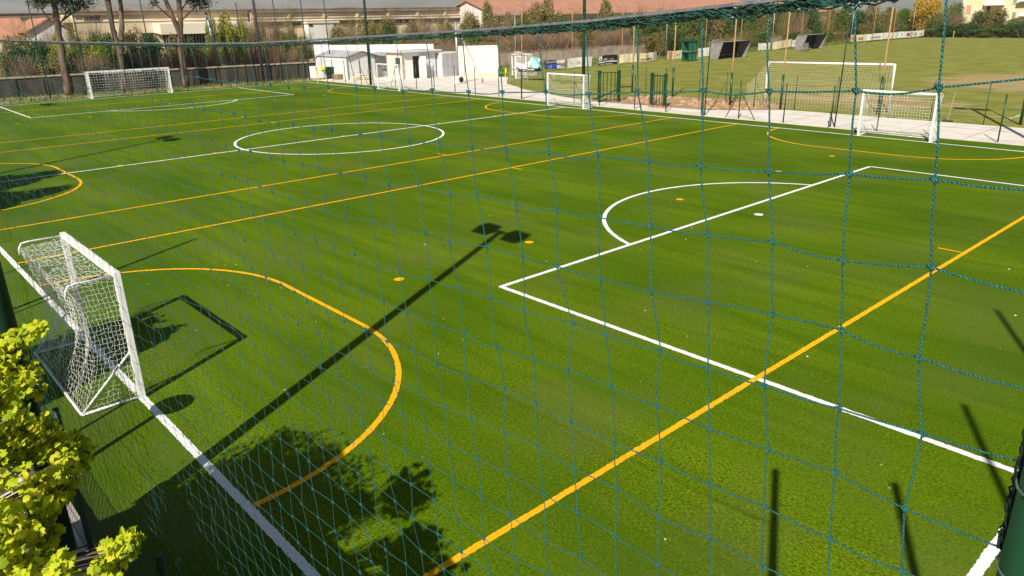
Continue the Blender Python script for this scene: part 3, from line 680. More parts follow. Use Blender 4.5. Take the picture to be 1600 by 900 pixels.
banner('black banner with square logo, bold white letters and white stripes', 64.0, 67.4, 0.10, 1.15, -47, 'banner_black', [('banner_white', 0.02, 0.19, 0.48, 0.95), ('text', 'A', 0.05, 0.54, 0.42, 'banner_black'), ('text', 'ABE', 0.24, 0.48, 0.38, 'banner_white'), ('text', 'costruzioni', 0.53, 0.50, 0.2, 'banner_white'), ('banner_white', 0.01, 0.99, 0.27, 0.38), ('text', 'impianti e manutenzioni', 0.04, 0.09, 0.23, 'banner_white')], seed=3)
banner('plain cream banner between the black banner and the round logo', 67.7, 71.0, 0.15, 1.12, -47, 'banner_cream', [('banner_brown', 0.78, 0.88, 0.80, 0.90), ('banner_brown', 0.60, 0.62, 0.3, 0.5)], seed=4)
b = banner('cream banner with brown round logo and brown lettering', 71.5, 74.7, 0.15, 1.10, -47, 'banner_cream', [('banner_brown', 0.06, 0.74, 0.12, 0.36), ('text', 'edilizia', 0.10, 0.14, 0.30, 'banner_cream'), ('banner_grey', 0.80, 1.0, 0.05, 1.0)], seed=5)
rg = MB(); c = Vector((-46.88, 72.75, 0.74))
for r0 in (0.28, 0.12):
    rg.tube([c+Vector((0, r0*math.cos(a)*1.1, r0*math.sin(a))) for a in np.linspace(0, 2*math.pi, 17)], 0.022, 4, False)
build(rg, 'round_logo', 'banner_brown', b)
banner('tan banner with figure picture left of the green cabinet', 76.9, 80.0, 0.1, 1.10, -47, 'banner_cream', [('banner_orange', 0.12, 0.34, 0.2, 0.95), ('banner_brown', 0.15, 0.30, 0.05, 0.4), ('banner_orange', 0.55, 0.92, 0.46, 0.54)], seed=6)
banner('white banner between the green cabinet and the left dugout', 83.6, 87.6, 0.12, 1.18, -47, 'banner_white', [('text', 'Aurelia', 0.06, 0.55, 0.3, 'banner_grey'), ('text', 'ricambi', 0.06, 0.2, 0.3, 'banner_grey')], seed=7)
banner('plain white banner just right of the left dugout', 101.6, 105.1, 0.1, 1.1, -49, 'banner_white', [('banner_cream', 0.3, 0.7, 0.3, 0.6)], seed=8)
banner('cream banner with oval emblem left of the right dugout', 105.5, 111.2, 0.15, 1.25, -49, 'banner_cream', [('banner_brown', 0.50, 0.53, 0.15, 0.85), ('banner_brown', 0.58, 0.60, 0.2, 0.8)], tilt=0.2, seed=9)
banner('white banner with faint writing touching the right dugout', 111.5, 115.6, 0.2, 1.25, -49, 'banner_white', [('text', 'sport club', 0.08, 0.55, 0.35, 'banner_grey'), ('text', '1921', 0.2, 0.15, 0.35, 'banner_grey')], seed=10)
seg = [('banner_cream', 'with orange print, leftmost of the long banner row'), ('banner_white', 'with grey print, second of the long banner row'), ('banner_white', 'plain, third of the long banner row'), ('banner_white', 'with red mark, fourth of the long banner row'), ('banner_white', 'with dark lettering, last of the long banner row')]
ys = [131.3, 137.5, 144.5, 151.0, 157.3, 164.0]
pr = [[('banner_orange', 0.1, 0.35, 0.15, 0.8), ('banner_orange', 0.5, 0.85, 0.2, 0.6)], [('banner_grey', 0.3, 0.9, 0.3, 0.5)], [('banner_cream', 0.3, 0.7, 0.2, 0.5)], [('ink_red', 0.7, 0.95, 0.2, 0.75), ('ink', 0.3, 0.36, 0.3, 0.7)], [('text', 'F. ABI', 0.10, 0.25, 0.9, 'ink'), ('text', 'auto', 0.62, 0.3, 0.7, 'ink')]]
for k in range(5): banner('pale banner %s' % seg[k][1], ys[k], ys[k+1]-0.15, 0.25, 1.35, -49, seg[k][0], pr[k], seed=20+k)
# crumpled sheet hanging on the fence by the goals
cs = thing('crumpled_banner', 'crumpled white, black and teal sheet hung on two fence posts', 'banner', (-38.6, 46.0, 0.6))
a0, a1 = ony(808, 108, 46.0), ony(845, 107, 46.0)
def crump(f0, f1, g0, g1, m, e, sd):
    r_ = np.random.default_rng(sd); mb = MB(); vs = []; kx, kz = 9, 5
    for i in range(kx+1):
        for j in range(kz+1):
            f = f0+(f1-f0)*i/kx; g = g0+(g1-g0)*j/kz
            p = a0.lerp(a1, f)+Vector((0, 0, g)); p.y += e+0.10*math.sin(f*14+j)+r_.normal(0, 0.03); p.z += 0.18*math.sin(f*6.2)*(-1)*(g+0.2)
            vs.append(p)
    w = kz+1; mb.add(vs, [(i*w+j, (i+1)*w+j, (i+1)*w+j+1, i*w+j+1) for i in range(kx) for j in range(kz)]); return build(mb, 'fold', m, cs, True)
crump(0, 1, -0.25, 0.12, 'banner_black', 0.0, 1); crump(0.0, 0.62, -0.02, 0.62, 'banner_white', -0.06, 2); crump(0.6, 1.02, 0.0, 0.85, 'banner_teal', -0.08, 3); crump(0.3, 0.75, -0.15, -0.05, 'banner_white', -0.1, 4)
for u in (809, 811.5):
    p = gnd(u, 155); 

# ================================================================== DUGOUTS, CABINET
def dugout(label, x, y0, y1, h, seed):
    d = thing('dugout', label, 'dugout', (x, y0, 0), 'team dugouts beside the grass pitch'); dp = 1.5
    back, front = x-dp, x
    # curved dark shell: back, roof
    prof = [(front+0.25, h), (back+0.25, h*0.97), (back, h*0.78), (back-0.05, 0.05)]
    n = 8
    for k in range(n):
        ya, yb = y0+(y1-y0)*k/n+0.015, y0+(y1-y0)*(k+1)/n-0.015; mb = MB()
        for (p, q) in zip(prof[:-1], prof[1:]):
            mb.hexa([(p[0], ya, p[1]), (q[0], ya, q[1]), (q[0], yb, q[1]), (p[0], yb, p[1])], [(p[0]+.02, ya, p[1]+.04), (q[0]-.03, ya, q[1]+.03), (q[0]-.03, yb, q[1]+.03), (p[0]+.02, yb, p[1]+.04)])
        build(mb, 'shell_panel', 'dugout_dark', d)
        build(MB().bar((front+0.25, ya-0.015, h+0.05), (back+0.2, ya-0.015, h+0.02), 0.04), 'rib', 'galv', d)
    for y in (y0, y1):
        mb = MB(); pl = [(front+0.25, h), (back+0.25, h*0.97), (back, h*0.78), (back, 0.02), (front-0.35, 0.02), (front-0.1, h*0.45)]
        vs = [(px, y-0.02, pz) for px, pz in pl]+[(px, y+0.02, pz) for px, pz in pl]; k = len(pl)
        mb.add(vs, [tuple(range(k)), tuple(range(2*k-1, k-1, -1))]+[(i, (i+1) % k, k+(i+1) % k, k+i) for i in range(k)]); build(mb, 'side_panel', 'dugout_side', d)
    b = build(MB().box((back+0.45, (y0+y1)/2, 0.45), (0.4, (y1-y0)-0.3, 0.06)), 'bench_seat', 'grey_sheet_dark', d)
    for f in (0.1, 0.37, 0.63, 0.9): build(MB().box((back+0.45, y0+(y1-y0)*f, 0.21), (0.06, 0.06, 0.42)), 'bench_leg', 'grey_sheet_dark', d)
    return d
dugout('dark dugout with grey side panels nearer the wide banners', -42.2, 81.3, 87.6, 2.0, 1)
dugout('dark panelled dugout further right, beside the white banner', -44.6, 107.0, 113.2, 2.05, 2)
solo(MB().box((-43.3, 104.6, 0.35), (1.0, 1.8, 0.12)).box((-43.3, 104.6, 0.75), (0.1, 1.8, 0.7)).box((-43.0, 103.9, 0.15), (0.1, 0.1, 0.3)).box((-43.0, 105.3, 0.15), (0.1, 0.1, 0.3)), 'bench', 'dugout_side', 'low grey bench standing at the left end of the right dugout', 'bench', (-43.3, 104.6, 0))
gc = thing('green_cabinet', 'tall green ticket cabinet standing among the banners', 'cabinet', (-44.0, 78.0, 0))
c0 = onx(1075, 98, -44.0); y = c0.y
for (yy, zz, dy, dz, m, nme) in ((y, 2.35, 1.75, 0.1, 'green_paint', 'roof'), (y, 1.12, 1.75, 0.06, 'galv', 'ledge')): build(MB().box((-44.0, yy, zz), (1.3, dy, dz)), nme, m, gc)
for s in (-0.8, 0, 0.8): build(MB().box((-43.45, y+s, 1.15), (0.08, 0.08, 2.3)), 'upright', 'green_paint', gc)
mat('cabinet_green', (0.02, 0.20, 0.10), (0.015, 0.14, 0.07), 2, 0.5)
for s in (-0.4, 0.4):
    for z0, z1 in ((0.1, 1.05), (1.2, 2.25)): build(MB().box((-43.5, y+s, (z0+z1)/2), (0.05, 0.68, z1-z0)), 'panel', 'cabinet_green', gc)
build(MB().box((-44.4, y, 1.15), (0.06, 1.6, 2.3)), 'back_panel', 'cabinet_green', gc)
# corner flags
def flag(u, v, label, h=1.4):
    p = gnd(u, v); f = thing('corner_flag', label, 'corner flag', p[:], 'yellow corner flags')
    build(MB().tube([p, p+Vector((0, 0, h))], 0.028, 6), 'staff', 'yellow_plastic', f)
    build(MB().add([p+Vector((0, 0, h)), p+Vector((0.03, 0.13, h-.03)), p+Vector((0.03, 0.12, h-.36)), p+Vector((0, 0, h-.36)), p+Vector((-0.012, 0, h)), p+Vector((0.018, 0.13, h-.03)), p+Vector((0.018, 0.12, h-.36)), p+Vector((-0.012, 0, h-.36))], [(0, 1, 2, 3), (7, 6, 5, 4)]), 'cloth', 'yellow_plastic', f)
flag(790, 133, 'yellow corner flag by the pavement near the parked goals'); flag(496.5, 130.5, 'yellow corner flag at the far corner of the turf', 1.2); flag(1489, 60, 'small yellow flag at the far end of the grass pitch')

# ================================================================== SHEDS BY THE CORNER
def shed():
    s = thing('gabled_shed', 'grey metal shed with shallow gable behind the far corner', 'shed', (-57, 38.4, 0))
    x1, x0, y0, y1, h, hr = -55.3, -61.2, 36.6, 39.8, 2.15, 2.6
    def wallp(nme, a, b, n):
        A, B = Vector(a), Vector(b)
        for k in range(n):
            p, q = A.lerp(B, k/n), A.lerp(B, (k+1)/n); c = (p+q)/2; d = (q-p); 
            build(MB().box((c.x, c.y, h/2), (d.length-0.012, 0.05+0.006*(k % 2), h), math.atan2(d.y, d.x)), nme, 'pale_sheet', s)
    wallp('side_panel', (x0, y0, 0), (x1-0.03, y0, 0), 6); wallp('front_panel', (x1, y0+0.04, 0), (x1, y1-0.03, 0), 5); wallp('side_panel', (x0, y1, 0), (x1-0.03, y1, 0), 4)
    for y in (y0, y1): build(MB().box((x1+0.03, y, h/2), (0.10, 0.10, h+0.01)), 'corner_post', 'grey_sheet_dark', s)
    ym = (y0+y1)/2
    build(MB().add([(x1, y0+.05, h), (x1, y1-.05, h), (x1, ym, hr-0.05), (x1-.05, y0+.05, h), (x1-.05, y1-.05, h), (x1-.05, ym, hr-0.05)], [(0, 1, 2), (5, 4, 3)]), 'gable_panel', 'pale_sheet', s)
    for ya, yb, nme in ((y0-0.15, ym, 'roof_slope'), (y1+0.15, ym, 'roof_slope')):
        za = h-0.03
        build(MB().hexa([(x0-.1, ya, za), (x1+.2, ya, za), (x1+.2, yb, hr), (x0-.1, yb, hr)], [(x0-.1, ya, za+.06), (x1+.2, ya, za+.06), (x1+.2, yb, hr+.06), (x0-.1, yb, hr+.06)]), nme, 'grey_sheet', s)
        build(MB().bar((x1+.22, ya, za), (x1+.22, yb, hr), 0.12), 'bargeboard', 'stain_band', s)
    build(MB().box((x1+0.06, ym-0.3, 1.0), (0.03, 0.05, 1.9)), 'door_edge', 'grey_sheet_dark', s)
shed()
cp = thing('grey_carport', 'open grey ribbed lean-to between the gabled shed and booth', 'shed', (-55, 41.5, 0))
for k in range(9): build(MB().box((-56.0, 40.2+0.27*k, 1.1), (0.04, 0.24, 2.2)), 'rib_panel', 'grey_sheet', cp)
build(MB().hexa([(-57, 40.0, 2.25), (-53.5, 40.0, 2.1), (-53.5, 42.7, 2.25), (-57, 42.7, 2.4)], [(-57, 40.0, 2.31), (-53.5, 40.0, 2.16), (-53.5, 42.7, 2.31), (-57, 42.7, 2.46)]), 'roof', 'grey_sheet', cp)
for y in (40.05, 42.6): build(MB().box((-53.6, y, 1.05), (0.08, 0.08, 2.1)), 'post', 'grey_sheet_dark', cp)
def booth():
    b = thing('white_booth', 'white kiosk with dark doorway and flat overhanging roof', 'kiosk', (-50.5, 40.8, 0)); rz = R(0)
    x0, x1, y0, y1, h = -53.6, -50.9, 40.1, 44.0, 2.45
    dy0, dy1 = 41.25, 42.0
    build(MB().box((x1, (y0+dy0)/2, h/2), (0.08, dy0-y0, h)), 'front_wall', 'white_wall', b)
    build(MB().box((x1, (dy1+y1)/2, h/2), (0.08, y1-dy1, h)), 'front_wall', 'pale_sheet', b)
    build(MB().box((x1, (dy0+dy1)/2, 2.28), (0.08, dy1-dy0-.004, 0.34)), 'lintel', 'white_wall', b)
    build(MB().box(((x0+x1)/2-.04, y0, h/2), (x1-x0-.1, 0.08, h)), 'side_wall', 'cream_pale', b)
    build(MB().box(((x0+x1)/2-.04, y1, h/2), (x1-x0-.1, 0.08, h)), 'side_wall', 'white_wall', b)
    build(MB().box((x0, (y0+y1)/2, h/2), (0.08, y1-y0, h)), 'back_wall', 'white_wall', b)
    build(MB().box((x1-0.5, (y0+y1)/2, 0.02), (0.9, y1-y0-.2, 0.06)), 'floor_slab', 'dark_opening', b)
    build(MB().box(((x0+x1)/2+0.1, (y0+y1)/2+0.1, h+0.10), (x1-x0+0.7, y1-y0+0.9, 0.14)), 'roof', 'pale_sheet', b)
    build(MB().box(((x0+x1)/2+0.1, (y0+y1)/2+0.1, h+0.02), (x1-x0+0.5, y1-y0+0.7, 0.05)), 'fascia', 'grey_sheet', b)
    w = build(MB().box(((x0+x1)/2+0.6, y0-0.05, 1.55), (0.8, 0.04, 0.9)), 'window', 'glass_dark', b); build(MB().box(((x0+x1)/2+0.6, y0-0.07, 1.07), (0.9, 0.08, 0.06)), 'sill', 'galv', w, off=b.location)
    d = build(MB().box((x1+0.48, dy1+0.1, 1.05), (0.95, 0.05, 2.05), R(8)), 'door', 'cream_pale', b); build(MB().box((x1+0.48, dy1+0.07, 1.5), (0.55, 0.05, 0.8), R(8)), 'door_pane', 'pale_sheet', d, off=b.location)
    for k in range(5): build(MB().bar((x1+0.5+0.22*k, y1-1.2, 0.1), (x1+0.5+0.22*k, y1-1.2, 1.5-0.22*k), 0.03), 'handrail_bar', 'galv', b)
    build(MB().bar((x1+0.35, y1-1.2, 1.75), (x1+1.5, y1-1.2, 0.7), 0.05), 'handrail', 'galv', b)
booth()
ct = thing('grey_container', 'pale grey ribbed container right of the white kiosk', 'container', (-49, 43.5, 0))
for k in range(10): build(MB().box((-50.1+0.02*(k % 2), 44.45+0.30*k, 1.1), (0.06, 0.29, 2.2)), 'rib_panel', 'grey_sheet', ct)
build(MB().box((-51.5, 45.85, 2.23), (2.8, 3.1, 0.07)), 'roof', 'pale_sheet', ct); build(MB().box((-51.5, 44.28, 1.1), (2.7, 0.05, 2.2)), 'end_panel', 'pale_sheet', ct); build(MB().box((-50.02, 47.45, 1.1), (0.12, 0.12, 2.3)), 'corner_post', 'stain_band', ct)
ww = thing('white_wall', 'long white rendered wall behind the sheds', 'wall', (-60, 44, 0))
wp = [(-66.0, 39.0), (-62.5, 41.5), (-58.5, 44.0), (-54.5, 46.6)]
for a, b in zip(wp[:-1], wp[1:]):
    c = Vector(((a[0]+b[0])/2, (a[1]+b[1])/2)); d = Vector(b)-Vector(a); build(MB().box((c.x, c.y, 1.5), (d.length-0.01, 0.2, 3.0), math.atan2(d.y, d.x)), 'wall_bay', 'white_wall', ww)
cw = thing('cream_wall', 'cream gable-end wall of low building behind the steel mast', 'wall', (-52.5, 49, 0))
wa, wb = gnd(716, 121.5), gnd(779, 119.5); wd = wb-wa; wz = math.atan2(wd.y, wd.x); wn = Vector((wd.y, -wd.x, 0)).normalized()
for k in range(3):
    c = wa+wd*((k+.5)/3); build(MB().box((c.x, c.y, 1.43), (wd.length/3-0.012, 0.22, 2.86), wz), 'wall_bay', 'cream_wall2', cw)
    c = c+wn*0.14; build(MB().box((c.x, c.y, 0.22), (wd.length/3-0.03, 0.06, 0.44), wz), 'plinth', 'banner_cream', cw)
q_ = wa+wd*0.16+wn*0.17; build(MB().tube([q_, q_+Vector((0, 0, 2.2)), q_+wn*-.1+Vector((0, 0, 2.35))], 0.035, 6), 'downpipe', 'galv', cw)
c = (wa+wb)/2; build(MB().box((c.x, c.y, 2.90), (wd.length+.1, 0.30, 0.08), wz), 'coping', 'white_wall', cw)
# clutter by the corner
def at_g(u, v): return gnd(u, v)
p = at_g(498, 124); tk = thing('water_tank', 'white cube water tank with yellow-green box at far corner', 'tank', p[:])
build(MB().box((p.x, p.y, 0.72), (1.1, 1.2, 1.1)), 'tank_body', 'white_wall', tk); build(MB().box((p.x, p.y, 0.08), (1.15, 1.25, 0.14)), 'pallet', 'pallet_wood', tk); build(MB().tube([(p.x, p.y, 1.27), (p.x, p.y, 1.38)], 0.18, 10), 'lid', 'white_wall', tk)
build(MB().box((p.x+0.75, p.y+0.15, 1.1), (0.25, 0.42, 0.28)), 'control_box', 'yellow_plastic', tk)
p = at_g(515, 123); bn = thing('green_bin', 'dark green wheeled bin against the shed side', 'bin', p[:])
build(MB().hexa([(p.x-.35, p.y-.5, .12), (p.x+.35, p.y-.5, .12), (p.x+.35, p.y+.5, .12), (p.x-.35, p.y+.5, .12)], [(p.x-.45, p.y-.62, 1.05), (p.x+.45, p.y-.62, 1.05), (p.x+.45, p.y+.62, 1.05), (p.x-.45, p.y+.62, 1.05)]), 'body', 'green_dark', bn); build(MB().box((p.x, p.y, 1.1), (0.98, 1.3, 0.08)), 'lid', 'green_dark', bn)
for s in (-.4, .4): build(MB().tube([(p.x+.30, p.y+s-.03, .09), (p.x+.30, p.y+s+.03, .09)], 0.09, 10), 'wheel', 'black_rubber', bn)
for k, (u, v, nn_) in enumerate(((530, 124, 3), (558, 125, 2), (566, 124, 3), (572, 124.5, 2))):
    p = at_g(u, v); t = thing('pallet_stack', ['low stack of wooden pallets against the shed side wall', 'stack of pallets left of the shed front', 'tallest stack of pallets before the shed front', 'stack of pallets right of the shed front'][k], 'pallets', p[:])
    for j in range(nn_):
        for i in range(5): build(MB().box((p.x, p.y-0.4+0.2*i, 0.16+0.16*j), (1.0, 0.12, 0.03)), 'plank', 'pallet_wood' if k == 0 else 'cream_pale', t)
        for i in (-0.4, 0, 0.4): build(MB().box((p.x+i, p.y, 0.09+0.16*j), (0.1, 1.0, 0.09)), 'bearer', 'pallet_wood' if k == 0 else 'cream_pale', t)
p = at_g(717, 131); ac = thing('fan_unit', 'white outdoor fan unit at the foot of the steel mast', 'fan unit', p[:])
build(MB().box((p.x, p.y, 0.36), (0.4, 0.9, 0.66)), 'casing', 'white_wall', ac); build(MB().tube([(p.x+.2, p.y+.12, .36), (p.x+.23, p.y+.12, .36)], 0.24, 14), 'fan_grille', 'dark_opening', ac)
p = at_g(668, 137)
gf = thing('grey_gate_frame', 'grey open gate frame before the cream wall', 'gate', (-38.9, 43.5, 0))
for y in (-0.0, 1.5): build(MB().tube([(-39.8+y, 44.0+y*.45, 0), (-39.8+y, 44.0+y*.45, 2.3)], 0.04, 8), 'upright', 'galv', gf)
for z in (0.15, 1.1, 2.28): build(MB().bar((-39.76, 44.0, z), (-38.34, 44.66, z), 0.05), 'rail', 'galv', gf)

# ================================================================== FACTORY, HOUSES
def window(parent, x, y0, y1, z0, z1, glass='glass_dark', frame='wall_cap', fw=0.08):
    w = build(MB().box((x+0.03, (y0+y1)/2, (z0+z1)/2), (0.06, y1-y0, z1-z0)), 'window', glass, parent)
    f = MB(); f.box((x+0.08, (y0+y1)/2, z0-fw/2), (0.12, y1-y0+2*fw, fw)).box((x+0.08, (y0+y1)/2, z1+fw/2), (0.12, y1-y0+2*fw, fw)).box((x+0.08, y0-fw/2, (z0+z1)/2), (0.12, fw, z1-z0)).box((x+0.08, y1+fw/2, (z0+z1)/2), (0.12, fw, z1-z0))
    build(f, 'frame', frame, w, off=parent.location)
    return w
def hall(name, label, x, y0, y1, ztop, depth, wallm, bands=(), wins=(), roofm='stain_band', piers=None, gable=None):
    h = thing(name, label, 'building', (x, y0, 0))
    build(MB().box((x-depth/2, (y0+y1)/2, ztop/2), (depth, y1-y0, ztop)), 'wall', wallm, h)
    for (z0, z1, m, proud) in bands: build(MB().box((x+proud/2-0.02, (y0+y1)/2, (z0+z1)/2), (proud+0.04, y1-y0+0.2, z1-z0)), 'band', m, h)
    build(MB().box((x-depth/2, (y0+y1)/2, ztop+0.06), (depth+0.7, y1-y0+0.5, 0.14)), 'roof', roofm, h)
    if piers:
        n = piers
        for k in range(n+1):
            y = y0+(y1-y0)*k/n; build(MB().box((x+0.10, y, ztop/2-0.2), (0.22, 0.45, ztop-0.4)), 'pier', wallm, h)
    for w in wins: window(h, x, *w)
    return h
hall('factory_hall', 'cream factory hall with sloping roof edge at the far left', -100, 4, 22.5, 7.0, 14, 'cream_pale', [(6.55, 6.95, 'stain_band', 0.25)], [(6.5, 8.0, 4.6, 5.6), (10.0, 11.5, 4.6, 5.6), (16.5, 17.9, 5.0, 5.8), (18.7, 20.1, 5.0, 5.8)], piers=4)
hb = hall('factory_hall', 'cream factory hall behind the pines with grey canopy and barred opening', -100, 24, 47, 7.15, 14, 'cream_wall', [(6.75, 7.1, 'stain_band', 0.3), (5.95, 6.05, 'cream_pale', 0.1)], [(25.3, 27.2, 6.1, 6.6), (29.5, 31.0, 3.6, 4.4), (32, 33.5, 3.6, 4.4)])
build(MB().hexa([(-99.9, 33.5, 4.5), (-97.0, 33.5, 4.2), (-97.0, 46.2, 4.2), (-99.9, 46.2, 4.5)], [(-99.9, 33.5, 5.7), (-97.0, 33.5, 5.55), (-97.0, 46.2, 5.55), (-99.9, 46.2, 5.7)]), 'canopy', 'cream_pale', hb)
op = build(MB().box((-98.0, 40.0, 3.3), (0.1, 12.0, 1.9)), 'opening', 'dark_opening', hb)
for k in range(30): build(MB().box((-97.85, 34.3+0.4*k, 3.3), (0.08, 0.09, 1.9)), 'bar', 'galv', op, off=hb.location)
for k in range(2): build(MB().gable(-101.5, -99.7, 24.3+9*k, 32.3+9*k, 7.2, 7.75), 'roof_ridge', 'stain_band', hb)
hc = hall('factory_hall', 'long low factory hall with brown stained eaves in the middle', -100, 47.6, 101, 7.2, 14, 'cream_wall', [(6.75, 7.15, 'stain_band', 0.35), (6.5, 6.6, 'cream_pale', 0.2), (5.55, 5.75, 'cream_pale', 0.5), (5.75, 5.95, 'stain_band', 0.42)], [(50+3.1*k, 52.3+3.1*k, 4.85, 5.4) for k in range(16)], piers=9)
build(MB().box((-99.2, 58.3, 2.6), (1.5, 5.2, 5.2)), 'white_bay', 'white_wall', hc); build(MB().box((-99.2, 58.3, 5.3), (1.8, 5.6, 0.25)), 'bay_cap', 'cream_pale', hc)
build(MB().box((-98.4, 56.2, 4.9), (0.05, 0.6, 0.35)), 'vent', 'dark_opening', hc); build(MB().box((-98.4, 60.4, 4.9), (0.05, 0.6, 0.35)), 'vent', 'dark_opening', hc)
def house(name, label, x, y0, y1, zw, zr, depth, wallm, roofm='terracotta', wins=(), winm='glass_dark', chim=False):
    h = thing(name, label, 'house', (x, y0, 0))
    build(MB().box((x-depth/2, (y0+y1)/2, zw/2), (depth, y1-y0, zw)), 'wall', wallm, h)
    xm = x-depth/2; ov = 0.5
    for sx in (1, -1):
        xe = xm+sx*(depth/2+ov); ze = zw-0.1
        build(MB().hexa([(xe, y0-ov, ze), (xm, y0-ov, zr), (xm, y1+ov, zr), (xe, y1+ov, ze)], [(xe, y0-ov, ze+.16), (xm, y0-ov, zr+.16), (xm, y1+ov, zr+.16), (xe, y1+ov, ze+.16)]), 'roof', roofm, h)
    for y in (y0, y1): build(MB().add([(x-.02, y, zw), (x-depth+.02, y, zw), (xm, y, zr), (x-.02, y+.06, zw), (x-depth+.02, y+.06, zw), (xm, y+.06, zr)], [(0, 1, 2), (5, 4, 3)]), 'gable', wallm, h)
    build(MB().box((x+ov+.02, (y0+y1)/2, zw-0.05), (0.12, y1-y0+2*ov, 0.12)), 'gutter', 'wall_cap', h)
    for w in wins: window(h, x, *w, glass=winm)
    if chim: build(MB().box((xm+0.6, y0+(y1-y0)*.3, zr+0.4), (0.6, 0.6, 1.2)), 'chimney', 'cream_wall', h)
    return h
hs = thing('small_house', 'small house with orange tile roof and white gable at left', 'house', (-84, 10, 0))
ya_ = onx(75, 30, -84.5).y; za_ = onx(75, 30, -84.5).z; yl_ = onx(43, 50, -84.5).y; ze_ = onx(43, 50, -84.5).z; yr_ = 2*ya_-yl_
build(MB().box((-88.5, ya_, ze_/2), (8, yr_-yl_-.6, ze_)), 'wall', 'white_wall', hs)
for y_ in (yl_-.25, yr_+.25):
    build(MB().hexa([(-84.2, y_, ze_-.1), (-84.2, ya_, za_), (-93, ya_, za_), (-93, y_, ze_-.1)], [(-84.2, y_, ze_+.06), (-84.2, ya_, za_+.16), (-93, ya_, za_+.16), (-93, y_, ze_+.06)]), 'roof_slope', 'terracotta', hs)
build(MB().add([(-84.5, yl_+.3, ze_), (-84.5, yr_-.3, ze_), (-84.5, ya_, za_), (-84.6, yl_+.3, ze_), (-84.6, yr_-.3, ze_), (-84.6, ya_, za_)], [(0, 1, 2), (5, 4, 3)]), 'gable', 'white_wall', hs)
hl = thing('orange_roof_barn', 'low building with broad orange tile roof at far left edge', 'house', (-88, 0, 0))
build(MB().box((-91, 4.5, 2.0), (6, 14, 4.0)), 'wall', 'cream_wall', hl); build(MB().hexa([(-87, -4, 4.0), (-87, ya_-1.2, 4.0), (-92, ya_-1.2, 6.35), (-92, -4, 6.35)], [(-87, -4, 4.16), (-87, ya_-1.2, 4.16), (-92, ya_-1.2, 6.5), (-92, -4, 6.5)]), 'roof', 'terracotta', hl)
house('tiled_hall', 'long hall with red tile roof and concrete eaves beyond the railway', -90, 86.5, 172, 5.8, 8.3, 15, 'concrete', wins=[(89+5.2*k, 92.2+5.2*k, 3.7, 5.0) for k in range(15)])
house('tiled_house', 'house with faded tile roof half hidden behind right shrubs', -78, 150, 182, 5.2, 7.4, 12, 'cream_wall', wins=[(153+4.5*k, 154.6+4.5*k, 3.0, 4.6) for k in range(6)], chim=True)
for k, (y0, y1, x, z, lb) in enumerate(((52, 66, -125, 7.9, 'pale hangar with low vaulted roof behind the middle hall, left one'), (68, 92, -128, 8.0, 'grey hangar with low vaulted roof behind the middle hall, right one'), (118, 150, -122, 8.7, 'grey hangar roof rising behind the red tiled hall'))):
    g = thing('hangar', lb, 'building', (x, y0, 0)); build(MB().box((x-6, (y0+y1)/2, (z-1)/2), (12, y1-y0, z-1)), 'wall', 'pale_sheet', g)
    mb = MB(); n = 12; vs = []
    for i in range(n+1):
        f = i/n; vs += [(x+0.6, y0-1+(y1-y0+2)*f, z-1+0.7*math.sin(math.pi*f)), (x-12.6, y0-1+(y1-y0+2)*f, z-1+0.7*math.sin(math.pi*f))]
    mb.add(vs, [(2*i, 2*i+2, 2*i+3, 2*i+1) for i in range(n)]); mb.add([(p[0], p[1], p[2]+.15) for p in vs], [(2*i+1, 2*i+3, 2*i+2, 2*i) for i in range(n)]); build(mb, 'roof', 'hangar_roof', g, True)
    mb = MB(); mb.add([(x+.02, y0-1+(y1-y0+2)*i/n, z-1+0.7*math.sin(math.pi*i/n)) for i in range(n+1)], [tuple(range(n+1))]); build(mb, 'gable_sheet', 'pale_sheet', g)
# apartment block
ap = thing('apartment_block', 'cream and yellow apartment block with balconies at top right', 'building', (-60, 215, 0)); Y = 212.0
def apx(u, v): return ony(u, v, Y)
xa = apx(1500, 30).x; xb = apx(1536, 30).x; xc = apx(1560, 30).x; xd = apx(1625, 30).x
build(MB().box(((xa+xb)/2, Y+6, 6.5), (xb-xa, 12, 13)), 'wall', 'apt_cream', ap)
build(MB().box(((xb+xc)/2, Y+7.5, 6.4), (xc-xb-.02, 12, 12.8)), 'wall', 'apt_yellow', ap)
build(MB().box(((xc+xd)/2, Y+6.2, 6.6), (xd-xc, 12, 13.2)), 'wall', 'apt_cream', ap)
def awin(u0, u1, v0, v1, y, m):
    a, b = ony(u0, v1, y), ony(u1, v0, y); w = build(MB().box(((a.x+b.x)/2, y-0.03, (a.z+b.z)/2), (b.x-a.x, 0.08, b.z-a.z)), 'window', m, ap)
    build(MB().box(((a.x+b.x)/2, y-0.10, a.z-0.08), (b.x-a.x+.3, 0.2, 0.1)), 'sill', 'white_wall', w, off=ap.location)
awin(1509, 1518, 8, 20, Y, 'shutter_pink'); awin(1509, 1518, -14, -3, Y, 'shutter_pink'); awin(1580, 1588, 19, 31, Y+.2, 'shutter_green'); awin(1583, 1590, -4, 5, Y+.2, 'shutter_green'); awin(1541, 1548, 10, 22, Y+1.5, 'glass_dark')
for v in (8, 30):
    a, b = ony(1537, v, Y-1.2), ony(1568, v-5, Y-1.2); bl = build(MB().box(((a.x+b.x)/2, Y+0.2, a.z), (b.x-a.x, 2.6, 0.18)), 'balcony', 'white_wall', ap)
    build(MB().box(((a.x+b.x)/2, Y-1.05, a.z+0.55), (b.x-a.x, 0.08, 0.9)), 'parapet', 'white_wall', bl, off=ap.location)
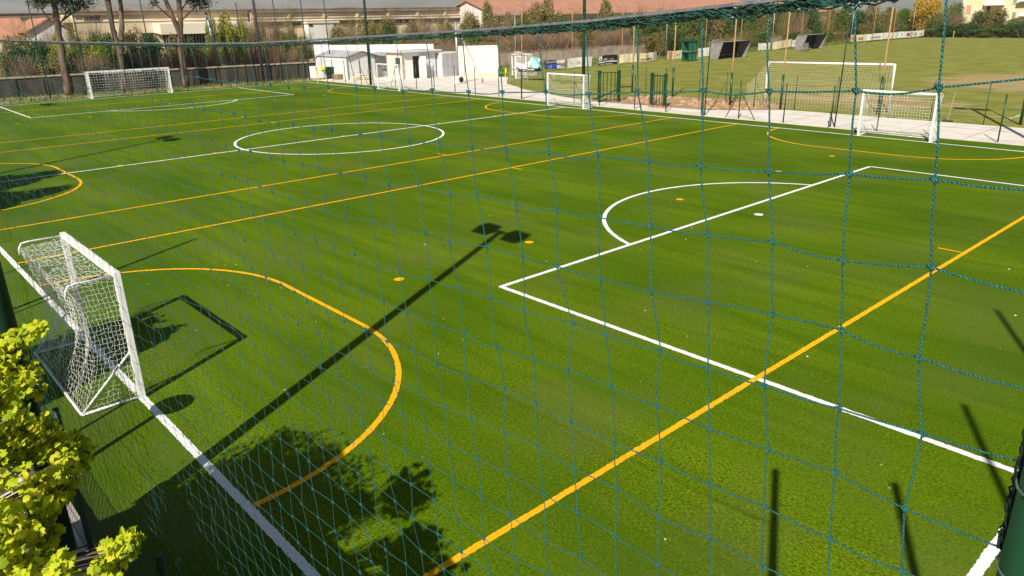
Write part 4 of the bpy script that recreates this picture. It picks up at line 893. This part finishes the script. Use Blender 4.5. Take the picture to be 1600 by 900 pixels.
for v in (26, 3):
    a, b = ony(1591, v, Y-1), ony(1625, v-5, Y-1); bl = build(MB().box(((a.x+b.x)/2, Y-0.2, a.z), (b.x-a.x, 2.0, 0.18)), 'balcony', 'stain_band', ap); build(MB().box(((a.x+b.x)/2, Y-1.12, a.z+0.55), (b.x-a.x, 0.06, 0.9)), 'parapet', 'white_wall', bl, off=ap.location)
build(MB().box(((xa+xd)/2, Y+6.5, 13.3), (xd-xa+1.5, 14, 0.3)), 'roof', 'terracotta', ap)

# ================================================================== VEGETATION
def leaf_quads(mb, lobes, n, size, r_, flat=0.0, shell=0.45):
    vol = np.array([l[1][0]*l[1][1]*l[1][2] for l in lobes]); pick = r_.choice(len(lobes), n, p=vol/vol.sum())
    for k in pick:
        c, rad = lobes[k]; d = r_.normal(0, 1, 3); d /= np.linalg.norm(d); q = r_.uniform(shell, 1.0)**0.6*(1+0.12*r_.normal())
        p = np.array(c)+d*np.array(rad)*q
        u = r_.normal(0, 1, 3); u[2] *= (1-flat); u /= np.linalg.norm(u); v = np.cross(u, d+0.6*r_.normal(0, 1, 3)); v /= max(1e-6, np.linalg.norm(v))
        s = size*r_.uniform(0.6, 1.35)
        mb.add([p-u*s, p-v*s*0.55, p+u*s, p+v*s*0.55], [(0, 1, 2, 3)])
def lobes_of(r_, n, w, h, base=0.15):
    L_ = []
    for k in range(n):
        a = r_.uniform(0, 6.28); d = r_.uniform(0.1, 0.6)*w; z = h*r_.uniform(base+0.15, 0.85); s = r_.uniform(0.22, 0.42)
        L_.append(((math.cos(a)*d, math.sin(a)*d, z), (w*s, w*s, h*s*0.75)))
    return L_
def twig_fan(mb, r_, n, w, h, r0=0.012, up=1.0, seg=4):
    for k in range(n):
        x, y = r_.normal(0, w*0.28, 2); dx, dy = r_.normal(0, w*0.45, 2); hh = h*r_.uniform(0.55, 1.05); pts = []
        for i in range(seg+1):
            f = i/seg; pts.append((x+dx*f**1.4+r_.normal(0, .05*w), y+dy*f**1.4+r_.normal(0, .05*w), hh*f*up))
        mb.tube(pts, [r0*(1-0.75*i/seg) for i in range(seg+1)], 3, False)
PROTO = {}
def proto(kind):
    """unit shrub: about 2 wide, 2 high, at the origin; copies are scaled"""
    if kind in PROTO: return PROTO[kind]
    r_ = np.random.default_rng(abs(hash_(kind))); base = kind.split('_')[0]
    root = thing('shrub', 'x', 'shrub'); fol, stem = MB(), MB()
    if base == 'dry':
        twig_fan(fol, r_, 420, 1.0, 1.9, 0.011); leaf_quads(fol, lobes_of(r_, 9, 1.0, 1.7, 0.0), 900, 0.035, r_); twig_fan(stem, r_, 14, 0.8, 1.2, 0.03)
        m = 'leaf_dry'
    elif base == 'bare':
        twig_fan(fol, r_, 230, 0.9, 2.0, 0.009, seg=5); leaf_quads(fol, lobes_of(r_, 8, 0.9, 1.9, 0.1), 420, 0.03, r_); twig_fan(stem, r_, 9, 0.5, 1.7, 0.028); m = 'leaf_olive' if kind.endswith('a') else 'leaf_dry'
    else:
        m = {'dark': 'leaf_dark', 'green': 'leaf_green', 'olive': 'leaf_olive', 'yellow': 'leaf_yellow', 'mimosa': 'leaf_mimosa'}[base]
        leaf_quads(fol, lobes_of(r_, 16, 1.0, 2.0, 0.0), 5200, 0.052, r_); twig_fan(stem, r_, 26, 0.8, 1.7, 0.022)
    build(fol, 'foliage', m, root); build(stem, 'stems', 'twig', root)
    PROTO[kind] = [root, False]; return PROTO[kind]
def hash_(s): return sum((i+3)*ord(c) for i, c in enumerate(s))
VEG = []
def shrub(kind, u, x, z0, v_top, w, label_key, dz=0.0, plane='x'):
    p = onx(u, v_top, x) if plane == 'x' else ony(u, v_top, x)
    h = max(0.6, p.z-z0+dz); VEG.append((kind, (p.x, p.y, z0), h, w, label_key, u))
GK = {'wall': ('shrubs above the boundary wall', 'behind the boundary wall'), 'mid': ('shrubs behind the sheds', 'behind the sheds'), 'rail': ('shrubs along the railway', 'along the railway'), 'end': ('shrubs at the far end of the grass pitch', 'beyond the grass pitch end'), 'row': ('shrubs before the factory', 'against the factory halls')}
# behind the boundary wall, left
for (k, u, x, v, w) in (('dark_a', 20, -68, 74, 3.0), ('dark_b', 58, -69, 66, 2.6), ('yellow_a', 92, -70, 58, 2.2), ('olive_a', 122, -70, 60, 2.4), ('green_a', 150, -70, 46, 2.6), ('dark_a', 172, -69, 54, 2.6), ('olive_b', 205, -69, 50, 2.6), ('dark_b', 232, -71, 54, 2.8), ('dry_a', 214, -66.2, 78, 2.2), ('dry_b', 246, -66, 76, 2.2), ('dry_a', 272, -66, 76, 2.0), ('olive_a', 265, -70, 60, 2.6), ('dry_b', 300, -65.6, 76, 2.2), ('dark_a', 300, -71, 60, 2.4), ('yellow_b', 326, -69, 30, 1.8), ('yellow_a', 352, -70, 24, 2.4), ('yellow_b', 371, -70, 34, 1.8), ('dry_a', 330, -65.4, 76, 2.0), ('dry_b', 362, -65, 74, 2.0), ('dry_a', 392, -64.6, 72, 2.0), ('dry_b', 424, -64.4, 72, 2.0), ('olive_b', 410, -69, 62, 2.6), ('olive_a', 440, -68, 56, 2.2), ('green_a', 498, -66.5, 72, 2.2), ('olive_b', 470, -67, 66, 2.2), ('dry_a', 456, -64.4, 74, 2.0)):
    shrub(k, u, x, 0.0, v, w, 'wall')
# bare trees against the factory
for (k, u, x, v, w) in (('bare_a', 30, -78, 30, 2.6), ('bare_b', 70, -80, 26, 2.4), ('bare_a', 105, -80, 14, 3.0), ('bare_b', 140, -82, 20, 3.0), ('bare_b', 376, -80, 4, 2.6), ('bare_b', 400, -82, -4, 3.2), ('bare_a', 448, -78, 6, 2.6), ('bare_b', 424, -80, 10, 2.6), ('bare_a', 545, -82, 14, 3.0), ('bare_b', 520, -84, 30, 2.4), ('dry_b', 660, -84, 16, 3.6), ('bare_a', 690, -86, 12, 3.0), ('bare_b', 612, -86, 8, 2.6), ('bare_b', 730, -88, 6, 3.4), ('bare_b', 765, -88, 12, 3.0)):
    shrub(k, u, x, 0.0, v, w, 'row')
for (k, u, x, v, w) in (('olive_a', 535, -74, 46, 3.0), ('olive_b', 575, -76, 42, 3.2), ('dark_b', 606, -76, 40, 2.6), ('dry_b', 640, -78, 36, 3.2), ('green_a', 655, -74, 48, 2.4), ('olive_a', 700, -78, 40, 3.2), ('dark_a', 738, -76, 46, 3.0), ('dry_a', 760, -78, 44, 3.0), ('olive_b', 625, -70, 58, 2.4), ('olive_a', 680, -70, 56, 2.8), ('green_b', 800, -64, 58, 2.2), ('dry_b', 790, -74, 46, 3.0), ('olive_a', 820, -76, 24, 3.0)):
    shrub(k, u, x, 0.0, v, w, 'mid')
for (k, u, x, z0, v, w) in (('dry_a', 835, -66, 1.2, 44, 3.0), ('dry_b', 868, -66, 1.2, 42, 3.2), ('dry_a', 900, -67, 1.2, 46, 3.2), ('dry_b', 958, -67, 1.2, 50, 3.2), ('olive_a', 850, -70, 1.2, 38, 3.4), ('green_b', 890, -72, 1.2, 38, 3.4), ('green_a', 935, -72, 1.2, 34, 3.6), ('green_b', 975, -72, 1.2, 32, 3.6), ('green_a', 992, -58.6, 1.2, 40, 2.4), ('dark_a', 1020, -60, 0.8, 30, 3.6), ('green_a', 1050, -59, 0.8, 26, 4.2), ('olive_b', 1028, -55, 0.0, 52, 2.6), ('green_b', 1085, -60, 0.8, 20, 4.4), ('dark_b', 1060, -54.5, 0.0, 60, 2.6), ('olive_a', 1118, -62, 0.8, 14, 4.6), ('dark_a', 1150, -62, 0.8, 18, 4.4), ('green_a', 1170, -58, 0.5, 32, 3.6), ('olive_b', 1195, -60, 0.5, 16, 4.4), ('bare_a', 1228, -58, 0.0, 12, 4.6), ('dark_b', 1212, -62, 0.5, 14, 4.4), ('bare_b', 1250, -60, 0.0, 14, 4.6), ('dark_a', 1274, -58, 0.0, 18, 4.0), ('bare_a', 1294, -62, 0.0, 20, 4.6), ('green_b', 1322, -60, 0.0, 9, 5.4), ('dark_a', 1342, -58, 0.0, 18, 4.6), ('olive_a', 1374, -60, 0.0, 10, 5.4), ('bare_a', 1392, -58, 0.0, 12, 5.0), ('green_a', 1412, -60, 0.0, 12, 5.4), ('dark_b', 1432, -59, 0.0, 16, 5.0)):
    shrub(k, u, x, z0, v, w, 'rail')
for (k, u, y, v, w) in (('mimosa_a', 1452, 176, -4, 6.5), ('mimosa_b', 1436, 182, 6, 5.0), ('green_b', 1462, 170, 26, 5.0), ('bare_a', 1478, 170, 8, 5.2), ('dark_a', 1472, 174, 22, 4.6), ('bare_b', 1498, 172, 14, 5.0), ('green_a', 1492, 184, 2, 5.5), ('dark_b', 1512, 168, 36, 4.6), ('dark_a', 1536, 167, 40, 4.4), ('green_a', 1542, 174, 14, 6.5), ('olive_b', 1558, 172, 16, 6.0), ('dark_b', 1566, 167, 38, 4.4), ('green_b', 1584, 170, 30, 5.0), ('dark_a', 1604, 167, 34, 5.0), ('bare_a', 1526, 176, 24, 4.6)):
    shrub(k, u, y, 0.0, v, w, 'end', plane='y')
rv = np.random.default_rng(77)
def band(key, kinds, u0, u1, du, x, z0, v0, v1, w, plane='x'):
    u = u0
    while u < u1:
        f = (u-u0)/(u1-u0); shrub(kinds[rv.integers(len(kinds))], u+rv.uniform(-.3, .3)*du, x+rv.uniform(-1.2, 1.2), z0, v0+(v1-v0)*f+rv.uniform(-5, 5), w*rv.uniform(.8, 1.25), key, plane=plane); u += du
band('wall', ['olive_a', 'bare_b', 'green_a', 'olive_b', 'bare_a'], 6, 330, 40, -73, 0.0, 66, 66, 3.2)
band('wall', ['dark_a', 'dry_b', 'dry_a', 'olive_a'], 10, 200, 30, -66.5, 0.0, 88, 84, 2.4)
band('row', ['olive_b', 'bare_b', 'green_a', 'bare_a'], 380, 500, 26, -84, 0.0, 40, 44, 3.2)
band('mid', ['dry_a', 'olive_b', 'bare_a', 'bare_b', 'dry_b'], 520, 850, 30, -80, 0.0, 36, 32, 4.2)
band('mid', ['olive_a', 'green_b', 'olive_b', 'dry_b'], 520, 800, 27, -68, 0.0, 60, 60, 3.2)
band('row', ['bare_b', 'bare_a', 'olive_a'], 700, 860, 32, -87, 0.0, 26, 24, 4.2)
band('rail', ['dry_a', 'dry_b', 'dry_a'], 806, 1000, 24, -68.5, 1.2, 50, 42, 4.0)
band('rail', ['dry_a', 'dry_b', 'dry_a', 'olive_b'], 806, 1000, 21, -61.8, 1.2, 56, 47, 3.4)
band('rail', ['green_b', 'green_a', 'olive_a'], 810, 1010, 26, -74, 1.2, 32, 22, 4.4)
band('rail', ['green_a', 'dark_b', 'olive_b', 'dark_a', 'green_b', 'bare_a'], 1010, 1440, 24, -64, 0.8, 18, 12, 5.6)
band('rail', ['olive_b', 'dark_a', 'green_a', 'bare_a'], 1020, 1440, 30, -54.5, 0.0, 58, 34, 3.6)
band('end', ['dark_a', 'dark_b', 'green_a'], 1440, 1625, 17, 166.0, 0.0, 44, 40, 5.0, 'y')
band('rail', ['bare_a', 'bare_b', 'olive_a'], 770, 1070, 34, -82, 0.0, 8, 4, 4.4)
band('wall', ['yellow_a', 'green_a', 'yellow_b', 'green_b'], 66, 190, 24, -67.5, 0.0, 72, 66, 2.0)
LOOK = {'dark': 'dark evergreen shrub', 'green': 'mid-green leafy shrub', 'olive': 'olive-green shrub', 'yellow': 'yellow-green shrub', 'mimosa': 'golden flowering shrub', 'dry': 'dry brown shrub', 'bare': 'sparse twiggy shrub'}
cnt = {}
for key in GK:
    rows = sorted([v for v in VEG if v[4] == key], key=lambda v: v[5])
    per = {}
    for (kind, loc, h, w, _, u) in rows:
        base = kind.split('_')[0]; per[base] = per.get(base, 0)+1
    seen = {}
    for (kind, loc, h, w, _, u) in rows:
        base = kind.split('_')[0]; i = seen.get(base, 0); seen[base] = i+1
        lb = '%s %s' % (LOOK[base], GK[key][1]) + ('' if per[base] == 1 else ', '+ORD[i])
        P_ = proto(kind); sc = (w/1.9, w/1.9, h/2.0)
        rz_ = random.uniform(0, 6.28)
        if not P_[1]:
            P_[1] = True; r = P_[0]; r.location = loc; r.rotation_euler = (0, 0, rz_); r.scale = sc; r['label'] = lb; r['group'] = GK[key][0]
        else: dup(P_[0], loc, rz_, lb, sc, GK[key][0])
# low ground cover on the verge and bank
mb = MB(); r_ = np.random.default_rng(33)
for k in range(5200):
    x, y = r_.uniform(-64.5, -57.8), r_.uniform(2, 36)
    if r_.random() < 0.5*(1+math.sin(y*0.7)*math.sin(x*1.1)): continue
    h = r_.uniform(0.06, 0.28); a = r_.uniform(0, 6.28); c, s = math.cos(a)*0.05, math.sin(a)*0.05; dx, dy = r_.normal(0, .08, 2)
    mb.add([(x-c, y-s, -.02), (x+c, y+s, -.02), (x+dx, y+dy, h)], [(0, 1, 2)])
for k in range(5200):
    y = r_.uniform(52, 160); x = r_.uniform(-58.5, -48.6)
    h = r_.uniform(0.08, 0.4); a = r_.uniform(0, 6.28); c, s = math.cos(a)*0.08, math.sin(a)*0.08; dx, dy = r_.normal(0, .12, 2)
    mb.add([(x-c, y-s, -.02), (x+c, y+s, -.02), (x+dx, y+dy, h)], [(0, 1, 2)])
tag(build(mb, 'weeds', 'leaf_green'), 'green weeds on the verges behind the pitches', 'weeds', kind='stuff')

# pines
def pine(label, base, trunks, tufts, crown):
    t = thing('pine_tree', label, 'tree', base, 'pines behind the far end line'); b = Vector(base)
    for pts, r0 in trunks:
        n = len(pts); P_ = [b+Vector(p) for p in pts]; PP = []
        for i in range(n-1):
            for j in range(5): PP.append(P_[i].lerp(P_[i+1], j/5)+Vector(rng.normal(0, .025, 3)))
        PP.append(P_[-1]); build(MB().tube(PP, [r0*(1-0.5*i/len(PP))*(1+0.08*math.sin(i*2.3)) for i in range(len(PP))], 10), 'trunk', 'bark', t, True)
    br = MB()
    for c, rad in tufts+crown:
        q = b+Vector(c); br.tube([b+Vector((c[0]*.25, c[1]*.25, c[2]-rad[2]-0.8)), q], [0.09, 0.03], 5, False)
    build(br, 'limbs', 'bark', t, True)
    mb = MB(); r_ = np.random.default_rng(hash_(label) % 1000)
    lob = [(tuple(b+Vector(c)), rad) for c, rad in tufts+crown]
    leaf_quads(mb, lob, 15000, 0.09, r_, shell=0.2); build(mb, 'crown', 'leaf_pine', t)
CR = [((0, 0, 11.2), (2.6, 2.6, 1.1)), ((1.2, -1.5, 10.5), (1.8, 1.8, .9)), ((-1.0, 1.6, 10.6), (1.8, 1.8, .9)), ((.5, 1.0, 12), (1.8, 1.8, .8))]
p1 = (-62.0, gnd(100, 146).y-0.1, 0); p2 = (-61.5, onx(194, 133, -61.5).y, 0); p3 = (-61.2, onx(290, 128, -61.2).y, 0)
pine('single-trunked pine at the left with dark crown overhead', p1, [([(0, 0, 0), (0, .05, 3), (0, .25, 6), (0, .6, 10.5)], 0.34)], [((0.3, 1.5, 7.05), (.9, 1.2, .6)), ((.2, -.9, 7.25), (.8, .8, .55)), ((.1, 2.6, 7.3), (.8, 1.0, .55)), ((0, .4, 7.7), (1.5, 2.2, .7))], CR)
pine('forked pine standing directly behind the wide goal', p2, [([(0, 0, 0), (0, .12, 3.6), (0, -.10, 5.2), (0, .2, 10.5)], 0.30), ([(0, .1, 3.0), (0, .6, 4.8), (0, .95, 7), (0, 1.3, 10.5)], 0.26)], [], CR)
pine('forked pine right of the wide goal with ivy-dark trunk', p3, [([(0, 0, 0), (0, .1, 3.5), (0, .45, 6), (0, .9, 10.5)], 0.33), ([(0, .25, 4.4), (0, -.35, 6.6), (0, -1.0, 9), (0, -1.4, 10.8)], 0.23)], [((0.2, 2.3, 7.25), (1.0, 1.3, .6)), ((0.2, -1.7, 7.3), (.6, .5, .45)), ((0, 1.9, 8), (1.4, 1.5, .7))], CR)

tr = thing('terrace', 'concrete terrace behind the fence from which the pitch is seen', 'terrace', (10, -5, 0))
build(MB().box((11.0, -5.6, 1.3), (13.0, 6.1, 2.6)), 'wall', 'concrete_pale', tr); build(MB().box((11.0, -5.6, 2.68), (13.2, 6.3, 0.16)), 'slab', 'concrete', tr)
rs = thing('round_shadow_caster', 'added round shadow caster on a dark post behind the nearest goal', 'shadow caster', (1.62, -1.78, 0))  # disc on a post, added to cast the hoop-shaped shadow by the goal
build(MB().tube([(1.62, -1.78, 0), (1.62, -1.78, 1.75)], 0.045, 10), 'post', 'green_dark', rs, True)
dn = Vector((0.55, -0.83, 0)); c_ = Vector((1.62, -1.78, 1.95)); build(MB().tube([c_-dn*.02, c_+dn*.02], 0.24, 24), 'disc', 'galv', rs)
build(MB().tube([c_+dn.cross(Vector((0, 0, 1)))*0.26*math.cos(a)+Vector((0, 0, .26*math.sin(a))) for a in np.linspace(0, 2*math.pi, 25)], 0.02, 6, False), 'rim', 'dark_pole', rs, True)
# ================================================================== NEAR TREES (row along the footpath; only the first shows, the others shade the pitch)
def maple_leaf(mb, p, n, u, s):
    v = n.cross(u); pts = [(0, -.42), (.20, -.34), (.45, -.30), (.32, -.05), (.60, .18), (.29, .22), (.27, .42), (0, .64), (-.27, .42), (-.29, .22), (-.60, .18), (-.32, -.05), (-.45, -.30), (-.20, -.34)]
    k = len(mb.v); mb.v.append(tuple(p+n*s*0.06)); mb.v += [tuple(p+u*(y*s)+v*(x*s)-n*(abs(x)*s*0.12)) for x, y in pts]
    m = len(pts); mb.f += [(k, k+1+i, k+1+(i+1) % m) for i in range(m)]
def maple(label, base, lobes, n, s, seed, simple=False):
    t = thing('maple_tree', label, 'tree', base, 'maples along the footpath'); b = Vector(base); r_ = np.random.default_rng(seed)
    top = Vector(lobes[0][0])
    build(MB().tube([b, b+Vector((0.05, 0, 1.0)), b.lerp(top, .6)+Vector((0, 0, .1)), top], [0.13, 0.11, 0.08, 0.04], 10), 'trunk', 'bark', t, True)
    br = MB()
    for c, rad in lobes[1:]:
        c = Vector(c); m = b.lerp(top, .55)+Vector((0, 0, .1)); th = 1.0 if rad[0] > .2 else .28; br.tube([m, m.lerp(c, .5)+Vector((0, 0, .12)), c], [0.05*th, 0.03*th, 0.012*th], 6, False)
        for k in range(6 if rad[0] > .2 else 2):
            d = Vector(r_.normal(0, 1, 3)).normalized(); br.tube([c, c+Vector((d.x*rad[0], d.y*rad[1], d.z*rad[2]))*.85], [0.010, 0.004], 4, False)
    build(br, 'branches', 'bark', t, True)
    mb = MB(); vol = np.array([l[1][0]*l[1][1]*l[1][2] for l in lobes])**0.62; pick = r_.choice(len(lobes), n, p=vol/vol.sum())
    for k in pick:
        c, rad = lobes[k]; d = r_.normal(0, 1, 3); d /= np.linalg.norm(d); q = r_.uniform(.2, 1)**.5*(1+.14*r_.normal())
        p = Vector(c)+Vector((d[0]*rad[0], d[1]*rad[1], d[2]*rad[2]))*q
        nn = (Vector((0.42, -.68, 0.75))+Vector(r_.normal(0, .45, 3))).normalized(); u = nn.orthogonal().normalized(); a = r_.uniform(0, 6.28); u = (u*math.cos(a)+nn.cross(u)*math.sin(a))
        sz = s*r_.uniform(.55, 1.2)
        if simple:
            v = nn.cross(u); mb.add([p-u*sz*.6, p-v*sz*.5, p+u*sz*.6, p+v*sz*.5], [(0, 1, 2, 3)])
        else: maple_leaf(mb, p, nn, u, sz)
    build(mb, 'crown', 'leaf_maple', t)
def L(u, v, t, r): return (tuple(along(u, v, t)), r)
vis = [((6.3, -3.6, 3.6), (1.0, 1.0, 0.9))]
def spray(pts, t, r, k=3):
    for (u, v) in pts:
        for _ in range(k): vis.append(L(u+rng.normal(0, 9), v+rng.normal(0, 9), t*1.14+rng.normal(0, .16), (r*1.05, r*1.05, r*.8)))
spray([(8, 535), (28, 522), (45, 516), (5, 560), (-15, 545)], 4.5, .05)
spray([(10, 585), (32, 595), (22, 615), (48, 590), (2, 630), (-20, 610)], 4.4, .06)
spray([(20, 668), (50, 690), (85, 700), (110, 710), (10, 710), (70, 672), (-10, 690)], 5.3, .10)
spray([(98, 722), (108, 738), (92, 745), (112, 760), (80, 762)], 4.2, .045)
spray([(55, 775), (75, 790), (35, 800), (60, 815), (20, 825), (90, 775), (48, 838), (-5, 815), (75, 845)], 4.15, .06)
spray([(15, 860), (40, 880), (70, 870), (20, 900), (55, 905), (-10, 885), (95, 895), (80, 920), (30, 930)], 4.0, .065)
spray([(178, 852), (195, 858), (165, 868), (180, 882), (150, 890), (165, 905), (140, 915), (205, 848)], 3.9, .042)
vis += [L(-60, 600, 4.8, (.3, .3, .3)), L(-50, 800, 4.3, (.3, .3, .3)),
       ((6.0, -4.3, 4.4), (.9, .9, .8)), ((6.6, -4.4, 4.0), (.8, .8, .8)), ((5.4, -4.0, 3.5), (.8, .8, .9)), ((6.4, -4.3, 4.8), (.3, .3, .6)), ((6.8, -4.2, 3.9), (.5, .5, .6)), ((5.6, -4.4, 4.9), (.3, .3, .5)), ((6.9, -4.5, 4.6), (.25, .25, .5))]
maple('maple with fresh yellow-green leaves at the lower left corner', (6.4, -3.9, 0), vis, 24000, 0.047, 4)
def far_tree(label, x, y, z, w, seed):
    r_ = np.random.default_rng(seed); lob = [((x, y, z*0.72), (w*.6, w*.6, z*.22))]
    for k in range(9):
        a = r_.uniform(0, 6.28); lob.append(((x+math.cos(a)*w*.55, y+math.sin(a)*w*.5, z*r_.uniform(.5, .92)), (w*r_.uniform(.2, .4), w*r_.uniform(.2, .4), z*r_.uniform(.08, .15))))
    maple(label, (x, y, 0), lob, 9000, 0.15, seed, True)
far_tree('tree outside the fence shading the nearest goal', -0.4, -4.6, 5.6, 1.5, 11)
far_tree('tree outside the fence shading the left touchline', -15.6, -4.6, 6.6, 2.2, 12)
far_tree('tree outside the fence shading the left touchline further on', -18.9, -4.6, 7.2, 2.2, 13)

# ================================================================== BALL-STOP NET IN FRONT OF THE CAMERA (stands 1 m ahead, parallel to the touchline)
YN = -1.60
def knot(i, j):
    ie, je = min(i, 16.0), min(j, 9.0)
    x = 11.29323 + .0122178*j - .000371*je*je - .000371*2*9*max(0, j-9)*0.75 - .121517*i + .00053*ie*je
    z = 5.41923 - .122074*j + .000118*je*je - .0087165*ie + .00034*ie*je + .0001816*ie*ie
    k = np.random.default_rng(int(i*977+j*131+5)).normal(0, 1, 3)
    return Vector((x+.0035*k[0], YN+.006*k[1]+0.015*math.sin(i*.35)*math.sin(j*.3), z+.0035*k[2]))
CAB = [(-1.0, 5.46), (2.0, 5.44), (5.13, 5.43), (6.9, 5.43), (8.74, 5.44), (9.28, 5.448), (10.01, 5.472), (10.4, 5.486), (10.69, 5.50), (10.88, 5.513), (11.04, 5.524), (11.16, 5.533), (11.50, 5.565)]
def cable_z(x): return float(np.interp(x, [c[0] for c in CAB], [c[1] for c in CAB]))
net = thing('ball_stop_net', 'teal knotted ball-stop net hanging in front of the viewer', 'net', (11.3, YN, 0))
NI, NJ = 78, 37
def rcord(i): return 0.00095+0.00055*max(0.0, 1-max(0, i)/12.0)
def sagged(a, b, amt, r_, n):
    pts = []
    d = Vector((r_.normal(0, .35), r_.normal(0, 1), r_.normal(0, .35))).normalized()*amt
    for q in range(n+1):
        f = q/n; pts.append(a.lerp(b, f)+d*math.sin(math.pi*f)*0.6+Vector((0, 0, -amt*math.sin(math.pi*f)))*0.5)
    return pts
r_ = np.random.default_rng(21)
for i in range(-1, NI):
    mb = MB(); near = i < 22; n = 3 if near else 2; sides = 7 if i < 10 else (5 if near else 4)
    if i >= 0:
        k0 = knot(i, 0); top = Vector((k0.x-0.012, YN, cable_z(k0.x)-0.012)); pts = [top]
        P_ = [knot(i, j) for j in range(NJ+1)]
        for a, b in zip([top]+P_[:-1], P_): pts += sagged(a, b, 0.004, r_, n)[1:]
        mb.tube(pts, rcord(i), sides)
        for j, p in enumerate(P_):                      # knots: a small wrapped turn of cord
            if near:
                rr = 0.0040; q = [p+Vector((rr*math.cos(a)*1.1, 0.0035*math.sin(2*a), rr*math.sin(a)*.9)) for a in np.linspace(0, 2*math.pi, 7)]
                mb.tube(q, 0.0017, 5, False); mb.tube([p+Vector((-.005, -.002, .003)), p+Vector((0, -.004, 0)), p+Vector((.005, -.002, -.003))], 0.0018, 5)
            else: mb.tube([p+Vector((-.005, 0, .003)), p+Vector((.005, 0, -.003))], 0.0026, 4)
        build(mb, 'upright_cord', 'cord', net, True)
for j in range(NJ+1):
    mb = MB(); pts = []
    P_ = [Vector((11.475, YN+0.005, knot(0, j).z+(0.03 if j == 0 else 0.0)+0.012*math.sin(j*2.0)))]+[knot(i, j) for i in range(NI)]
    for q, (a, b) in enumerate(zip(P_[:-1], P_[1:])):
        s = sagged(a, b, (0.006 if q < 30 else 0.009)*(0.4+abs(r_.normal(0, .6))), r_, 5 if q < 12 else 3); pts += s if not pts else s[1:]
    mb.tube(pts, [rcord((11.3-p.x)/0.1215) for p in pts], 6); build(mb, 'cross_cord', 'cord', net, True)
# gathered selvedge wound along the cable
mb = MB(); 
for s in range(26):
    ph, fq = r_.uniform(0, 6.28), r_.uniform(9, 90); pts = []; x = 11.47
    while x > 3.0:
        g = (0.0026+0.0054*np.clip((x-10.3)/0.7, 0, 1)*(0.75+0.25*math.sin(x*31+s)))*(0.35+0.65*(s % 5)/4)
        nz = 0.0008+0.0024*np.clip((x-10.2)/0.6, 0, 1)
        pts.append((x, YN+g*math.cos(x*fq+ph)*0.8+r_.normal(0, nz), cable_z(x)-0.003-g*(0.9 if s % 3 else 0.3)+g*math.sin(x*fq+ph)*.8+r_.normal(0, nz))); x -= 0.009 if x > 9 else 0.03
    mb.tube(pts, 0.0012, 4)
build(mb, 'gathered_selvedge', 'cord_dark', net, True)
cb = MB(); cb.tube([(x, YN-0.004, z+0.004) for x, z in CAB], 0.0028, 10)
solo(cb, 'steel_cable', 'steel_cable', 'grey steel cable carrying the top of the teal net', 'cable', (11.2, YN, 5.5), smooth=True)
def net_post(x, y, h, r, label):
    g = thing('net_post', label, 'post', (x, y, 0), 'green posts of the ball-stop net'); build(MB().tube([(x, y, 0), (x, y, h)], r, 28), 'tube', 'green_paint', g, True)
    build(MB().tube([(x, y, h), (x, y, h+.02)], r*1.1, 20), 'cap', 'green_dark', g); return g
np_ = net_post(11.519, YN, 6.5, 0.048, 'dark green steel net post at the right edge')
for z in (4.93, 4.80, 5.06, 5.2, 4.67, 5.33):
    build(MB().tube([(11.519+0.051*math.cos(a), YN+0.051*math.sin(a), z+0.012*math.sin(a+1)) for a in np.linspace(0, 2*math.pi, 25)], 0.0018, 5, False), 'wire_tie', 'steel_cable', np_)
mb = MB()
for s in range(12):
    ph = r_.uniform(0, 6.28); pts = []; z = 5.5; o_ = r_.uniform(-.006, .006)
    while z > 4.80:
        pts.append((11.470+o_*.8+0.0025*math.cos(z*67+ph)+r_.normal(0, .0016), YN+o_+0.003*math.sin(z*51+ph)+r_.normal(0, .002), z)); z -= 0.008
    mb.tube(pts, 0.0017, 4)
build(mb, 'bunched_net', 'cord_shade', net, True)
net_post(13.1, YN, 7.24, 0.05, 'green net post past the right edge, second along'); net_post(14.25, -1.2, 9.45, 0.05, 'green pole past the near corner, its shadow crosses the penalty area')
net_post(14.05, 2.0, 10.63, 0.05, 'tall green pole behind the near goal line, out past the right')
net_post(-5.6, YN, 5.4, 0.05, 'green net post beside the footpath, left of the nearest goal')
# scraps lying on the turf
mb = MB(); r_ = np.random.default_rng(8)
for k in range(46):
    x, y = r_.uniform(-6, 9), r_.uniform(0.5, 18); s = r_.uniform(0.012, 0.03); a = r_.uniform(0, 6.28); c, d = math.cos(a)*s, math.sin(a)*s
    mb.add([(x-c, y-d, .012), (x+d*.6, y-c*.6, .02), (x+c, y+d, .014), (x-d*.6, y+c*.6, .026)], [(0, 1, 2, 3)])
tag(build(mb, 'scraps', 'cream_pale'), 'small pale scraps scattered over the near turf', 'litter', kind='stuff')

# ================================================================== AIR
hb_ = MB().box((0, 0, 348), (11600, 11600, 700)); hz = build(hb_, 'haze', 'white_paint'); hz['kind'] = 'stuff'; hz['label'] = 'pale haze in the air between the pitch and hills'; hz['category'] = 'haze'
hm = bpy.data.materials.new('haze_air'); hm.use_nodes = True; n_ = hm.node_tree.nodes; n_.remove(n_['Principled BSDF'])
pv = n_.new('ShaderNodeVolumePrincipled'); pv.inputs['Density'].default_value = 0.00013; pv.inputs['Color'].default_value = (0.80, 0.86, 1.0, 1); pv.inputs['Anisotropy'].default_value = 0.0
hm.node_tree.links.new(pv.outputs[0], n_['Material Output'].inputs['Volume']); hz.data.materials.clear(); hz.data.materials.append(hm)
